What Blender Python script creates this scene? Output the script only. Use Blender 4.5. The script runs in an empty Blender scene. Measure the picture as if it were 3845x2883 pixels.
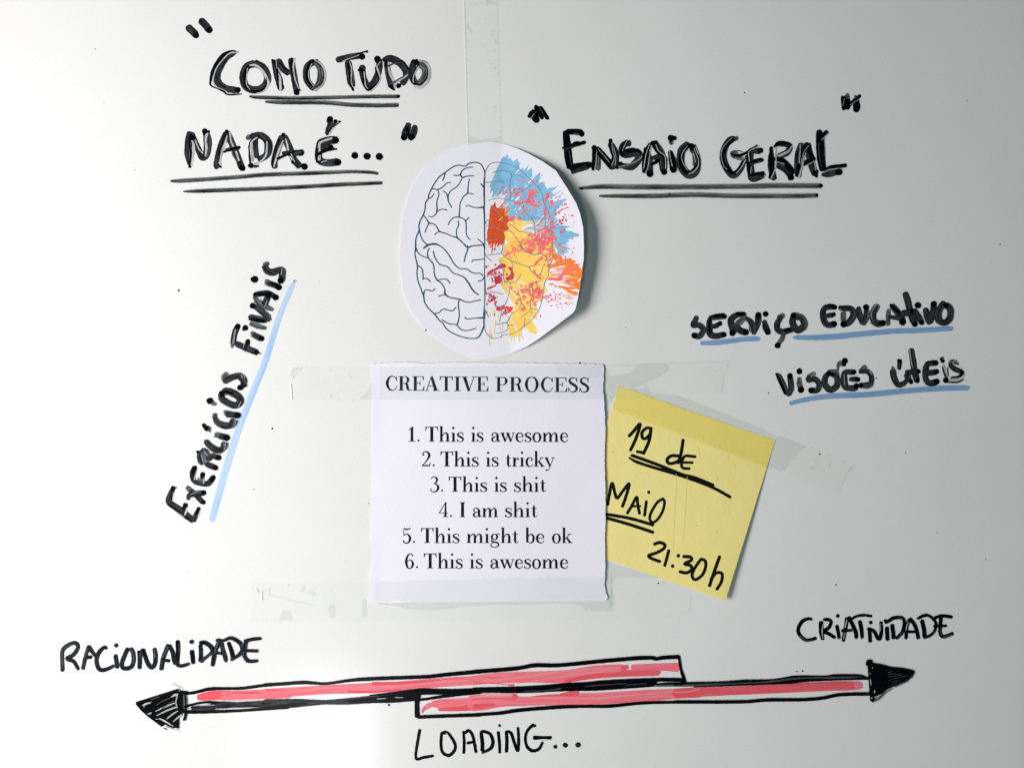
import bpy, bmesh, math, random, re
from mathutils import Vector
from mathutils.geometry import tessellate_polygon

SC = bpy.context.scene
S = 0.000125            # metres for one pixel of the full-size photograph on the board
D = 0.4137              # camera distance from the board
CX, CY = 1922.5, 1441.5
R = random.Random(7)

# ---------------- camera ----------------
cam = bpy.data.cameras.new('camera'); camo = bpy.data.objects.new('camera', cam)
SC.collection.objects.link(camo); SC.camera = camo
camo.location = (0, -D, 0); camo.rotation_euler = (math.radians(90), 0, 0)
cam.sensor_width = 36; cam.lens = 36 * D / (3845 * S); cam.clip_start = 0.01; cam.clip_end = 50

# ---------------- room light ----------------
w = bpy.data.worlds.new('World'); SC.world = w; w.use_nodes = True
w.node_tree.nodes['Background'].inputs[0].default_value = (0.44, 0.80, 0.76, 1)
w.node_tree.nodes['Background'].inputs[1].default_value = 0.125

def area(name, loc, target, size, size_y, power, col):
    l = bpy.data.lights.new(name, 'AREA'); l.shape = 'RECTANGLE'; l.size = size; l.size_y = size_y
    l.energy = power; l.color = col
    o = bpy.data.objects.new(name, l); SC.collection.objects.link(o); o.location = loc
    o.rotation_euler = (Vector(target) - Vector(loc)).to_track_quat('-Z', 'Y').to_euler()
    return o
area('window_light', (-0.78, -0.60, -0.08), (-0.26, 0, -0.03), 0.38, 0.6, 4.1, (1.0, 0.965, 0.96)).data.spread = math.radians(90)
area('lamp_light', (-0.315, -1.0, -0.63), (-0.1, 0, -0.18), 0.16, 0.28, 1.9, (0.95, 0.97, 1.0))

SC.view_settings.view_transform = 'Standard'; SC.view_settings.look = 'None'
SC.cycles.transparent_max_bounces = 32
SC.view_settings.exposure = 0.0; SC.view_settings.gamma = 1.0

# ---------------- materials ----------------
def newmat(name):
    m = bpy.data.materials.new(name); m.use_nodes = True
    nt = m.node_tree; b = nt.nodes['Principled BSDF']
    return m, nt, b
def link(nt, a, b): nt.links.new(a, b)
def ramp(nt, fac, stops):
    r = nt.nodes.new('ShaderNodeValToRGB'); e = r.color_ramp.elements
    while len(e) < len(stops): e.new(0.5)
    for i, (p, c) in enumerate(stops):
        e[i].position = p; e[i].color = c if len(c) == 4 else (*c, 1)
    link(nt, fac, r.inputs[0]); return r
def noise(nt, vec, scale, detail=3, rough=0.5):
    n = nt.nodes.new('ShaderNodeTexNoise'); n.inputs['Scale'].default_value = scale
    n.inputs['Detail'].default_value = detail; n.inputs['Roughness'].default_value = rough
    if vec is not None: link(nt, vec, n.inputs['Vector'])
    return n
def math_node(nt, op, a, b=None):
    n = nt.nodes.new('ShaderNodeMath'); n.operation = op
    for i, x in enumerate((a, b)):
        if x is None: continue
        if isinstance(x, (int, float)): n.inputs[i].default_value = x
        else: link(nt, x, n.inputs[i])
    return n.outputs[0]

def ink(name, dark, light, lo=0.35, hi=0.75, a0=1.0, a1=1.0, rough=0.22, us=2.2, vs=0.012, side=0.0, edge=0.0):
    """streaky marker ink: streaks run along the stroke (UV.y), alpha thins between a0 and a1"""
    m, nt, b = newmat(name)
    uv = nt.nodes.new('ShaderNodeUVMap')
    sep = nt.nodes.new('ShaderNodeSeparateXYZ'); link(nt, uv.outputs[0], sep.inputs[0])
    mp = nt.nodes.new('ShaderNodeCombineXYZ')
    link(nt, math_node(nt, 'MULTIPLY', sep.outputs[0], us), mp.inputs[0])
    link(nt, math_node(nt, 'MULTIPLY', sep.outputs[1], vs), mp.inputs[1])
    info = nt.nodes.new('ShaderNodeObjectInfo')
    link(nt, math_node(nt, 'MULTIPLY', info.outputs['Random'], 40.0), mp.inputs[2])
    n = noise(nt, mp.outputs[0], 1.6, 4, 0.65)
    fac = n.outputs[0]
    if side:
        fac = math_node(nt, 'ADD', fac, math_node(nt, 'MULTIPLY', sep.outputs[0], side))
    r = ramp(nt, fac, [(lo, dark), (hi, light)])
    link(nt, r.outputs[0], b.inputs['Base Color'])
    b.inputs['Roughness'].default_value = rough
    b.inputs['Specular IOR Level'].default_value = 0.08
    if a0 < 1 or a1 < 1 or edge:
        ar = ramp(nt, fac, [(lo, (a0,) * 3), (hi, (a1,) * 3)])
        al = ar.outputs[0]
        if edge:
            ab = math_node(nt, 'ABSOLUTE', sep.outputs[0])
            er = ramp(nt, ab, [(1 - edge, (1, 1, 1)), (1.0, (0.0, 0.0, 0.0))])
            al = math_node(nt, 'MULTIPLY', al, er.outputs[0])
        link(nt, al, b.inputs['Alpha'])
    return m

M = {
 'G': ink('dark_marker_ink', (0.004, 0.005, 0.008), (0.085, 0.088, 0.10), 0.42, 0.76, 1.0, 0.90, edge=0.12, us=3.0),
 'H': ink('thin_marker_ink', (0.012, 0.014, 0.018), (0.17, 0.185, 0.19), 0.36, 0.72, 0.97, 0.55, edge=0.25),
 'K': ink('wet_black_ink', (0.001, 0.001, 0.002), (0.009, 0.009, 0.014), 0.45, 0.85, edge=0.08, a1=0.99),
 'N': ink('black_marker_ink', (0.003, 0.004, 0.007), (0.038, 0.045, 0.062), 0.42, 0.82, 1, 0.97, edge=0.10),
 'W': ink('scraped_ink', (0.13, 0.135, 0.14), (0.72, 0.71, 0.70), 0.36, 0.62, edge=0.35, a1=0.96),
 'E': ink('grey_scrape', (0.06, 0.065, 0.065), (0.46, 0.49, 0.47), 0.30, 0.55, edge=0.4, a1=0.96),
 'j': ink('pale_red_streak', (0.88, 0.33, 0.38), (0.90, 0.52, 0.56), 0.3, 0.7, 0.8, 0.6, edge=0.5),
 'w': ink('clean_scrape', (0.72, 0.70, 0.70), (0.80, 0.79, 0.78), 0.3, 0.6, 0.8, 0.9, edge=0.5),
 'S': ink('soft_line_ink', (0.003, 0.004, 0.007), (0.15, 0.165, 0.16), 0.34, 0.86, 1.0, 0.60, side=-0.22, edge=0.40, us=0.8, vs=0.006),
 'T': ink('dense_line_ink', (0.002, 0.002, 0.004), (0.12, 0.13, 0.13), 0.24, 0.74, 1.0, 0.60, side=-0.17, edge=0.50, us=0.8, vs=0.006),
 'B': ink('blue_highlighter_shaded', (0.17, 0.335, 0.575), (0.265, 0.43, 0.665), 0.3, 0.7, 0.93, 0.80, edge=0.16, us=0.9, vs=0.004),  # same ink as the left line, right side's shade put into its colour
 'b': ink('blue_highlighter_lit', (0.34, 0.53, 0.81), (0.50, 0.66, 0.90), 0.3, 0.6, 0.92, 0.82, side=0.12, edge=0.14, us=0.5, vs=0.003),  # lit copy of the blue highlighter, its brightness put into the colour
 'V': ink('blue_ink_pool', (0.20, 0.38, 0.68), (0.27, 0.46, 0.74), a0=0.95, a1=0.8, edge=0.3),
 'R': ink('red_marker_wash', (0.83, 0.135, 0.17), (0.87, 0.25, 0.30), 0.30, 0.72, 0.95, 0.90, edge=0.08, us=1.1, vs=0.004),
 'r': ink('red_marker_ink', (0.80, 0.085, 0.115), (0.84, 0.135, 0.165), 0.3, 0.7, 0.92, 0.80, edge=0.12, vs=0.005),
 'U': ink('smudged_red_ink', (0.25, 0.06, 0.09), (0.55, 0.14, 0.20), 0.3, 0.7, 0.7, 0.4, edge=0.6),
 'g': ink('ghost_ink', (0.45, 0.45, 0.47), (0.6, 0.6, 0.6), 0.3, 0.7, 0.5, 0.2, edge=0.6),
 'h': ink('faint_scrape', (0.04, 0.04, 0.06), (0.16, 0.16, 0.19), 0.3, 0.7, 0.9, 0.6, edge=0.4),
 'L': ink('printed_teal_line', (0.008, 0.05, 0.11), (0.03, 0.10, 0.18), 0.3, 0.8, rough=0.6, edge=0.15, a1=.95),
 'Y': ink('printed_grey_line', (0.19, 0.20, 0.27), (0.30, 0.30, 0.36), 0.3, 0.8, 0.95, 0.85, rough=0.6, edge=0.15),
 'X': ink('printed_black_text', (0.004, 0.005, 0.010), (0.012, 0.016, 0.03), 0.4, 0.9, rough=0.6),
 'P': ink('black_pen_ink', (0.003, 0.003, 0.004), (0.015, 0.014, 0.014), 0.4, 0.9, rough=0.5),
}
M['D'] = M['K']
M['hair'] = ink('printed_hairline', (0.012, 0.018, 0.030), (0.05, 0.065, 0.09), 0.4, 0.9, rough=0.6)
def print_mat(name, c1, c2, sc=260):
    m, nt, b = newmat(name)
    tc = nt.nodes.new('ShaderNodeTexCoord')
    n = noise(nt, tc.outputs['Object'], sc, 5, 0.7)
    r = ramp(nt, n.outputs[0], [(0.38, c1), (0.62, c2)])
    link(nt, r.outputs[0], b.inputs['Base Color']); b.inputs['Roughness'].default_value = 0.6
    b.inputs['Specular IOR Level'].default_value = 0.2
    return m
M['A'] = print_mat('printed_blue', (0.17, 0.41, 0.62), (0.22, 0.50, 0.72))
M['O'] = print_mat('printed_deep_orange', (0.62, 0.058, 0.006), (0.70, 0.085, 0.008))
M['o'] = print_mat('printed_orange', (0.85, 0.17, 0.015), (0.90, 0.22, 0.03))
M['Q'] = print_mat('printed_yellow', (0.86, 0.53, 0.085), (0.90, 0.62, 0.15))
M['q'] = print_mat('printed_coral', (0.80, 0.10, 0.12), (0.86, 0.17, 0.18))
M['C'] = print_mat('printed_crimson', (0.52, 0.022, 0.055), (0.66, 0.04, 0.08))
M['r2'] = print_mat('printed_red', (0.70, 0.04, 0.06), (0.78, 0.07, 0.09))
M['z'] = print_mat('printed_white_gap', (0.80, 0.78, 0.82), (0.84, 0.82, 0.86))

def board_mat():
    m, nt, b = newmat('whiteboard_enamel')
    tc = nt.nodes.new('ShaderNodeTexCoord')
    n = noise(nt, tc.outputs['Object'], 9, 5, 0.6)
    r = ramp(nt, n.outputs[0], [(0.35, (0.775, 0.765, 0.755)), (0.68, (0.80, 0.795, 0.785))])
    n2 = noise(nt, tc.outputs['Object'], 900, 2, 0.6)
    mx = nt.nodes.new('ShaderNodeMixRGB'); mx.blend_type = 'MULTIPLY'; mx.inputs[0].default_value = 0.10
    link(nt, r.outputs[0], mx.inputs[1]); link(nt, n2.outputs[0], mx.inputs[2])
    link(nt, mx.outputs[0], b.inputs['Base Color'])
    b.inputs['Roughness'].default_value = 0.17; b.inputs['Specular IOR Level'].default_value = 0.45
    bp = nt.nodes.new('ShaderNodeBump'); bp.inputs['Strength'].default_value = 0.05; bp.inputs['Distance'].default_value = 0.0004
    n3 = noise(nt, tc.outputs['Object'], 120, 2, 0.5)
    link(nt, n3.outputs[0], bp.inputs['Height']); link(nt, bp.outputs[0], b.inputs['Normal'])
    return m
M['board'] = board_mat()
def paper_mat(name, c1, c2, bump=0.25, sc=700, rough=0.8, big=14, wrinkle=0.0):
    m, nt, b = newmat(name)
    tc = nt.nodes.new('ShaderNodeTexCoord')
    n = noise(nt, tc.outputs['Object'], big, 5, 0.65)
    r = ramp(nt, n.outputs[0], [(0.35, c1), (0.65, c2)])
    link(nt, r.outputs[0], b.inputs['Base Color']); b.inputs['Roughness'].default_value = rough
    b.inputs['Specular IOR Level'].default_value = 0.2
    n3 = noise(nt, tc.outputs['Object'], sc, 3, 0.6)
    h = n3.outputs[0]
    if wrinkle:
        n4 = noise(nt, tc.outputs['Object'], 45, 4, 0.6)
        h = math_node(nt, 'ADD', h, math_node(nt, 'MULTIPLY', n4.outputs[0], wrinkle))
    bp = nt.nodes.new('ShaderNodeBump'); bp.inputs['Strength'].default_value = bump; bp.inputs['Distance'].default_value = 0.0002
    link(nt, h, bp.inputs['Height']); link(nt, bp.outputs[0], b.inputs['Normal'])
    return m
M['cut_paper'] = paper_mat('white_cut_paper', (0.775, 0.755, 0.825), (0.795, 0.775, 0.85))
M['poster'] = paper_mat('white_print_paper', (0.775, 0.75, 0.835), (0.80, 0.775, 0.86), wrinkle=3)
M['note'] = paper_mat('yellow_note_paper', (0.83, 0.715, 0.255), (0.86, 0.75, 0.29), wrinkle=6, bump=0.35)
M['emboss'] = paper_mat('pressed_note_paper', (0.74, 0.66, 0.24), (0.78, 0.69, 0.26))

def tape_mat(name, tint, a, spots=0.0):
    m, nt, b = newmat(name)
    tc = nt.nodes.new('ShaderNodeTexCoord')
    n = noise(nt, tc.outputs['Object'], 26, 5, 0.6)
    r = ramp(nt, n.outputs[0], [(0.35, (a,) * 3), (0.68, (a * 1.35,) * 3)])
    out = nt.nodes['Material Output']
    tr = nt.nodes.new('ShaderNodeBsdfTransparent'); tr.inputs[0].default_value = (*tint, 1)
    b.inputs['Base Color'].default_value = (0.60, 0.625, 0.585, 1); b.inputs['Roughness'].default_value = 0.25
    b.inputs['Specular IOR Level'].default_value = 0.35
    mx = nt.nodes.new('ShaderNodeMixShader')
    link(nt, r.outputs[0], mx.inputs[0]); link(nt, tr.outputs[0], mx.inputs[1]); link(nt, b.outputs[0], mx.inputs[2])
    link(nt, mx.outputs[0], out.inputs['Surface'])
    return m
M['tape'] = tape_mat('clear_tape_film', (0.996, 0.998, 0.994), 0.007)
M['tape_patch'] = tape_mat('unstuck_tape_patch', (0.945, 0.957, 0.95), 0.03)
M['tape_edge'] = tape_mat('tape_cut_edge', (0.85, 0.88, 0.86), 0.08)
M['tape_warm'] = tape_mat('damp_note_band', (0.972, 0.955, 0.80), 0.0)
M['tape_band'] = tape_mat('tape_on_paper_band', (0.968, 0.970, 0.974), 0.0)
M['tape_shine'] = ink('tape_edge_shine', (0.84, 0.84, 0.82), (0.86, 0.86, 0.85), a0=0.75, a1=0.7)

# ---------------- geometry helpers ----------------
def P3(px, py, h=0.0):
    """point at height h above the board for a spot read off the photograph, seen through the camera's perspective"""
    k = S * (D - h) / D
    return ((px - CX) * k, -h, (CY - py) * k)

def crop_xy(crop, x, y):
    f = crop[2] / (crop[3] if len(crop) > 3 else 2212)
    return crop[0] + x * f, crop[1] + y * f
def crop_f(crop): return crop[2] / (crop[3] if len(crop) > 3 else 2212)

def smooth(pts, step=5.0, straight=False):
    """Catmull-Rom through (x, y, w) points, resampled about every `step` photo pixels"""
    if len(pts) == 1: return pts
    out = []
    n = len(pts)
    for i in range(n - 1):
        p0 = pts[max(i - 1, 0)]; p1 = pts[i]; p2 = pts[i + 1]; p3 = pts[min(i + 2, n - 1)]
        L = math.hypot(p2[0] - p1[0], p2[1] - p1[1]); k = max(1, int(L / step))
        for j in range(k):
            t = j / k
            if straight:
                out.append(tuple(p1[c] + (p2[c] - p1[c]) * t for c in range(3)))
            else:
                t2, t3 = t * t, t * t * t
                q = [0.5 * (2 * p1[c] + (p2[c] - p0[c]) * t + (2 * p0[c] - 5 * p1[c] + 4 * p2[c] - p3[c]) * t2 + (3 * p1[c] - p0[c] - 3 * p2[c] + p3[c]) * t3) for c in range(2)]
                out.append((q[0], q[1], p1[2] + (p2[2] - p1[2]) * t))
    out.append(pts[-1]); return out

class Sheet:
    """collects flat ink shapes lying on a surface of height hf(px, py)"""
    def __init__(self, hf=None, z0=20e-6, dz=6e-6):
        self.bm = bmesh.new(); self.uv = self.bm.loops.layers.uv.new('UVMap')
        self.mats = []; self.hf = hf or (lambda x, y: 0.0); self.z = z0; self.dz = dz
    def mi(self, key):
        m = M[key]
        if m not in self.mats: self.mats.append(m)
        return self.mats.index(m)
    def v(self, x, y, z): return self.bm.verts.new(P3(x, y, self.hf(x, y) + z))
    def face(self, vs, uvs, mi):
        try: f = self.bm.faces.new(vs)
        except ValueError: return
        f.material_index = mi
        for l, u in zip(f.loops, uvs): l[self.uv].uv = u
    def stroke(self, key, pts, caps=True, jit=0.0, step=5.0, straight=False):
        self.z += self.dz; z = self.z; mi = self.mi(key)
        off = R.uniform(0, 500)
        if len(pts) == 1:
            x, y, w = pts[0]; n = 16; c = self.v(x, y, z); ring = []
            for i in range(n):
                a = 2 * math.pi * i / n; r = w / 2 * (1 + R.uniform(-0.05, 0.05)); ring.append((a, r, self.v(x + r * math.cos(a), y + r * math.sin(a), z)))
            for i in range(n):
                a, b = ring[i], ring[(i + 1) % n]
                self.face([c, a[2], b[2]], [(0, off), (0.8, off + a[0] * 3), (0.8, off + a[0] * 3 + 3)], mi)
            return
        s = smooth(pts, step, straight)
        n = len(s); nor = []
        for i in range(n):
            a = s[max(i - 1, 0)]; b = s[min(i + 1, n - 1)]
            dx, dy = b[0] - a[0], b[1] - a[1]; L = math.hypot(dx, dy) or 1
            nor.append((-dy / L, dx / L))
        L = 0; prev = None
        for i, (x, y, w) in enumerate(s):
            if i: L += math.hypot(x - s[i - 1][0], y - s[i - 1][1])
            hw = w / 2; nx, ny = nor[i]; j1 = R.uniform(-jit, jit); j2 = R.uniform(-jit, jit)
            zz = z + 3e-6 * i / n
            cur = (self.v(x + nx * (hw + j1), y + ny * (hw + j1), zz), self.v(x, y, zz), self.v(x - nx * (hw + j2), y - ny * (hw + j2), zz), off + L)
            if prev:
                self.face([prev[0], prev[1], cur[1], cur[0]], [(1, prev[3]), (0, prev[3]), (0, cur[3]), (1, cur[3])], mi)
                self.face([prev[1], prev[2], cur[2], cur[1]], [(0, prev[3]), (-1, prev[3]), (-1, cur[3]), (0, cur[3])], mi)
            if caps and i in (0, n - 1):
                sg = -1 if i == 0 else 1
                tx, ty = ny * sg, -nx * sg   # outward along the stroke
                arc = []
                for q in range(1, 6):
                    a = math.pi * q / 6; rr = hw * (1 + (R.uniform(-0.12, 0.08) if jit else 0))
                    ox = nx * math.cos(a) * rr + tx * math.sin(a) * rr * 0.85; oy = ny * math.cos(a) * rr + ty * math.sin(a) * rr * 0.85
                    arc.append((self.v(x + ox, y + oy, zz), (math.cos(a), off + L + sg * math.sin(a) * rr)))
                seq = [(cur[0], (1, off + L))] + arc + [(cur[2], (-1, off + L))]
                for q in range(len(seq) - 1):
                    self.face([cur[1], seq[q][0], seq[q + 1][0]], [(0, off + L), seq[q][1], seq[q + 1][1]], mi)
            prev = cur
    def poly(self, key, pts, cut=0):
        self.z += self.dz; z = self.z; mi = self.mi(key)
        bm2 = bmesh.new()
        vs = [bm2.verts.new((x, y, 0)) for x, y in pts]
        for t in tessellate_polygon([[Vector((x, y, 0)) for x, y in pts]]):
            try: bm2.faces.new([vs[i] for i in t])
            except ValueError: pass
        if cut: slice_bm(bm2, cut)
        mp = {}
        for v in bm2.verts: mp[v] = self.v(v.co.x, v.co.y, z)
        for f in bm2.faces: self.face([mp[v] for v in f.verts], [(0.0, v.co.y) for v in f.verts], mi)
        bm2.free()
    def done(self, name, parent=None):
        bm = self.bm
        bm.normal_update()
        for f in bm.faces:
            if f.normal.y > 0: f.normal_flip()
        me = bpy.data.meshes.new(name); bm.to_mesh(me); bm.free()
        for m in self.mats: me.materials.append(m)
        o = bpy.data.objects.new(name, me); SC.collection.objects.link(o); o.parent = parent
        return o

def slice_bm(bm, step, yaxis=True):
    xs = [v.co.x for v in bm.verts]; ys = [v.co.y for v in bm.verts]
    k = math.ceil(min(xs) / step)
    while k * step < max(xs):
        bmesh.ops.bisect_plane(bm, geom=bm.verts[:] + bm.edges[:] + bm.faces[:], plane_co=(k * step, 0, 0), plane_no=(1, 0, 0)); k += 1
    if yaxis:
        k = math.ceil(min(ys) / step)
        while k * step < max(ys):
            bmesh.ops.bisect_plane(bm, geom=bm.verts[:] + bm.edges[:] + bm.faces[:], plane_co=(0, k * step, 0), plane_no=(0, 1, 0)); k += 1

def paper_sheet(name, pts, hf, step, key, parent, thick=9e-5):
    """sheet of real thickness cut to an outline and bent over height hf; its top face is at hf"""
    bm = bmesh.new(); vs = [bm.verts.new((x, y, 0)) for x, y in pts]
    for t in tessellate_polygon([[Vector((x, y, 0)) for x, y in pts]]):
        try: bm.faces.new([vs[i] for i in t])
        except ValueError: pass
    slice_bm(bm, step)
    bmesh.ops.remove_doubles(bm, verts=bm.verts[:], dist=0.01)
    ed = [e for e in bm.edges if e.is_boundary]
    vl = list(bm.verts); top = {v: (v.co.x, v.co.y) for v in vl}
    faces = [[v for v in f.verts] for f in bm.faces]; edges = [(e.verts[0], e.verts[1]) for e in ed]
    b2 = bmesh.new(); T = {}; B = {}
    for v in vl:
        x, y = top[v]; h = hf(x, y); T[v] = b2.verts.new(P3(x, y, h)); p = P3(x, y, h); B[v] = b2.verts.new((p[0], p[1] + thick, p[2]))
    for f in faces:
        b2.faces.new([T[v] for v in f]); b2.faces.new([B[v] for v in reversed(f)])
    for a, b in edges: b2.faces.new([T[a], T[b], B[b], B[a]])
    bmesh.ops.recalc_face_normals(b2, faces=b2.faces[:])
    for f in b2.faces: f.smooth = abs(f.normal.y) > 0.5
    for e in b2.edges:
        if len(e.link_faces) == 2 and e.link_faces[0].smooth != e.link_faces[1].smooth: e.smooth = False
    me = bpy.data.meshes.new(name); b2.to_mesh(me); b2.free(); bm.free()
    me.materials.append(M[key])
    o = bpy.data.objects.new(name, me); SC.collection.objects.link(o); o.parent = parent
    return o

def thing(name, label, cat, group=None):
    o = bpy.data.objects.new(name, None); o.empty_display_size = 0.02; SC.collection.objects.link(o)
    o['label'] = label; o['category'] = cat
    if group: o['group'] = group
    return o
def tag(o, **k):
    for a, b in k.items(): o[a] = b
    return o

def parse(crop, text):
    f = crop_f(crop)
    for item in text.split('|'):
        tk = item.split()
        m = re.match(r'^(P?)([A-Za-z])(\d+)$', tk[0])
        w = float(m.group(3))
        pts = []
        for t in tk[1:]:
            c = [float(q) for q in t.split(',')]
            x, y = crop_xy(crop, c[0], c[1]); pts.append((x, y, (c[2] if len(c) > 2 else w) * f))
        yield m.group(1), m.group(2), w * f, pts

def draw(sheet, crop, text, jit=0.5, fat=1.07):
    for poly, key, w, pts in parse(crop, text):
        if poly: sheet.poly(key, [(p[0], p[1]) for p in pts]); continue
        if key == 'D': sheet.stroke('D', [pts[0]]); continue
        # a stroke's traced end points include its rounded end, so pull the ends in
        if len(pts) > 1 and max(p[2] for p in pts) > 8:
            for a, b in ((0, 1), (-1, -2)):
                dx, dy = pts[b][0] - pts[a][0], pts[b][1] - pts[a][1]; L = math.hypot(dx, dy) or 1
                k = min(pts[a][2] * 0.22, L * 0.4); pts[a] = (pts[a][0] + dx / L * k, pts[a][1] + dy / L * k, pts[a][2])
        if key in 'ST': pts = [(p[0], p[1], p[2] * 1.15) for p in pts]
        if key in 'GKNHD': pts = [(p[0], p[1], p[2] * fat + 0.4) for p in pts]
        sheet.stroke(key, pts, jit=jit)
# crop = x0, y0, width shown across 2212 px of enlargement
WORDS = []
def word(label, *items): WORDS.append((label, items))
A = (640, 40, 600); B = (1200, 160, 500); Cc = (620, 420, 500); Dd = (1100, 420, 500)
word('pair of opening quotation marks slanting down at the top left',
 (A, 'quotation_mark', 'G98 238,228 300,285 358,342|D88 355,345'),
 (A, 'quotation_mark', 'G98 420,135 480,200 538,272|D92 540,272'))
word('handwritten word COMO in streaky black marker',
 (A, 'letter', 'G80 905,590,30 860,612,50 775,660,80 700,765,90 645,900,100 670,1010,100 770,1080,90 900,1105,92|K40 945,578,8 850,562,26 735,615,48 645,725,50 582,850,44 558,960,34 560,1040,22 655,1082,18 735,1125,22 800,1165,22 985,1158,18|W18 925,582,24 815,598,20 725,680,15 645,785,16 605,880,18 590,980,24 625,1058,14 725,1092,10 800,1148,12|D88 930,1103'),
 (A, 'letter', 'G100 1165,732 1055,780 1005,920 1045,1055 1165,1100 1290,1060 1345,935 1290,800 1170,728|W45 1080,762,18 1180,762,42 1280,850,46 1335,950,42 1355,1030,40 1290,1120,26 1180,1152,14|K30 1085,760,30 1035,850,40 1030,1000,38 1080,1090,34 1160,1125,28 1260,1108,24 1325,1040,16 1330,930,8|W12 1068,800 1055,900 1052,1020 1105,1105,8'),
 (A, 'letter', 'G92 1442,700 1480,900 1532,1090|W42 1508,765 1515,900 1522,1100|K20 1408,685,26 1450,760,22 1482,880,16 1490,1080,12|K10 1465,800 1545,940 1550,1060|G84 1490,690 1560,810 1635,870|W10 1460,690 1470,800|K12 1500,720 1640,850|G88 1668,680 1705,900 1748,1120|W24 1716,665 1700,800 1728,960 1782,1100,10|K16 1672,660 1682,850 1720,1050|D80 1745,1138|K16 1740,1090 1800,1105'),
 (A, 'letter', 'G90 1975,705 1888,790 1885,950 1960,1065,80 1990,1085,70|H92 2000,705 2062,780 2080,900 2045,1030 1985,1085|K42 1985,690,36 1930,740,50 1890,860,36 1905,980,26 1970,1060,14|W12 1955,740 1915,850 1920,950 1980,1045|W30 2000,690,18 2095,755,26 2140,890,26 2105,1030,26 1995,1105,18|K10 2000,700 2090,790 2125,900 2090,1010 1995,1065'))
word('handwritten word TUDO in streaky black marker',
 (B, 'letter', 'G105 292,292,100 520,240 715,215|H16 430,240 460,235|K30 345,310,24 470,275,14 640,190,14 790,145,30|W14 380,315 500,265 740,180|D110 705,238|G125 470,320,110 500,500 525,660 550,730,90|W20 495,320,10 530,430 525,620 535,700 580,775,10|K26 465,340 500,520 510,680 560,800,36|D46 785,155'),
 (B, 'letter', 'G110 705,400 720,560,100 790,720 880,690 955,560 1000,380,90 965,280|D110 958,275|K36 640,465,40 700,450,50 735,560,40 735,690,36 800,790,40 880,750,26 985,620,18 930,430,22 1030,295,18|W20 740,490 750,600 765,720 800,770,8|W34 1010,320,14 950,400,30 990,520,34 1010,620,24 930,740,18 850,820,12|K12 940,380 1030,290'),
 (B, 'letter', 'G125 1110,330,90 1140,520,100 1190,740,100|G120 1060,290,80 1180,270 1340,350 1435,480 1420,620,90 1370,680,110|W52 1150,330,30 1150,440,40 1190,560,50 1240,680,40 1240,790,22|K24 1040,290,20 1105,310,20 1110,400,24 1250,345,20 1380,315,20 1440,390,18 1490,460,16|H20 1150,380 1260,345 1350,335|H44 1495,470,30 1450,540,44 1320,620,46 1190,690,36|W26 1500,490,16 1440,560 1270,670|D88 1310,720|K50 1180,720,70 1240,800,20'),
 (B, 'letter', 'G110 1570,300,90 1545,400 1530,560 1600,690,90|H120 1640,340 1750,420,110 1745,560 1640,710,100|W52 1640,300,30 1760,330,46 1825,460,50 1800,640,50 1690,745,60 1580,740,40|K26 1600,290,50 1640,370,30 1570,520,22 1520,620,26 1560,685,24 1680,690,22 1780,580,16 1785,440,12 1700,330,10|W18 1645,400 1560,560 1555,660|K40 1560,310 1600,370|H14 1660,420 1750,520'))
word('two long dark underlines beneath COMO TUDO',
 (B, 'underline', 'S66 -1160,895,40 -1000,912 -400,925 200,915 800,900 1300,898|D62 1308,896'),
 (B, 'underline', 'S74 -895,985,46 -600,995 100,1000 500,1035 900,1045 1300,1040'))
word('handwritten word NADA with white scrape marks in its strokes',
 (Cc, 'letter', 'G140 415,350,110 390,500,120 385,700,125 405,880,60|G120 430,370,110 540,600,100 620,760,110 690,690 720,500,110 675,340,110|W52 445,480,20 475,560,44 470,720,52 440,900,40|K20 395,430,20 410,600 430,720,16 395,880,22 415,925,50|W22 500,470 560,620 625,690|W55 700,360,40 665,480,60 685,600,50 670,740,30|K18 735,320,40 650,380,18 650,560 640,740,16|D100 660,325|H30 740,400 745,560 700,750|K60 415,420,90 495,440,60'),
 (Cc, 'letter', 'G120 1020,350,110 930,580 850,880,100 870,920,110|G110 1030,350 1130,580 1210,760,100 1270,930,110|W50 1030,400,20 980,570,50 920,720,46 910,900,60|K18 1010,360,16 940,560 900,760,18 880,860 930,920,30|W34 1075,340,30 1100,500,36 1170,650,40 1230,820,36|G70 1010,640,60 1110,620 1220,610|K46 975,670,36 1090,630,30 1200,600,44 1240,590,50|D110 1280,935|D50 1240,840|H20 1110,690 1140,750 1200,830|D60 1020,325'),
 (Cc, 'letter', 'H70 1370,450,90 1400,400,80|G120 1430,410,110 1600,400,110 1720,520,110 1700,700,110 1560,800,100|G80 1500,440 1500,600 1520,760|G60 1400,560,40 1410,820,40|W60 1540,420,24 1430,500,50 1430,650,60 1450,820,52|K20 1550,400,20 1450,450,20 1395,560 1405,760 1410,850|K18 1540,410 1640,490,22 1660,580 1640,720,14|W34 1690,500,26 1690,620,36 1670,730,40 1580,830,34 1440,870,34|K80 1410,880,90 1440,910,70|D60 1400,895|G50 1480,910 1550,900,30|H16 1600,400 1690,490'),
 (Cc, 'letter', 'G120 1940,420,110 1870,600,110 1810,830,100 1820,930,90|G110 1970,410,110 2060,600 2130,780,100 2230,910,110|W44 1960,480,20 1890,640,44 1840,800,40 1800,920,30|K18 1900,460,30 1830,640,20 1780,840,18 1790,910,24|W34 2000,450,20 2030,560,40 2060,700,34 2110,800,30|G100 1950,690,60 2100,690 2280,680|K44 1860,785,44 2000,720,34 2170,670,36 2280,680,90|H30 2160,690 2250,670|D110 2310,910|D60 2120,840|W14 2090,700 2150,830|D60 1960,380'))
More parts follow.
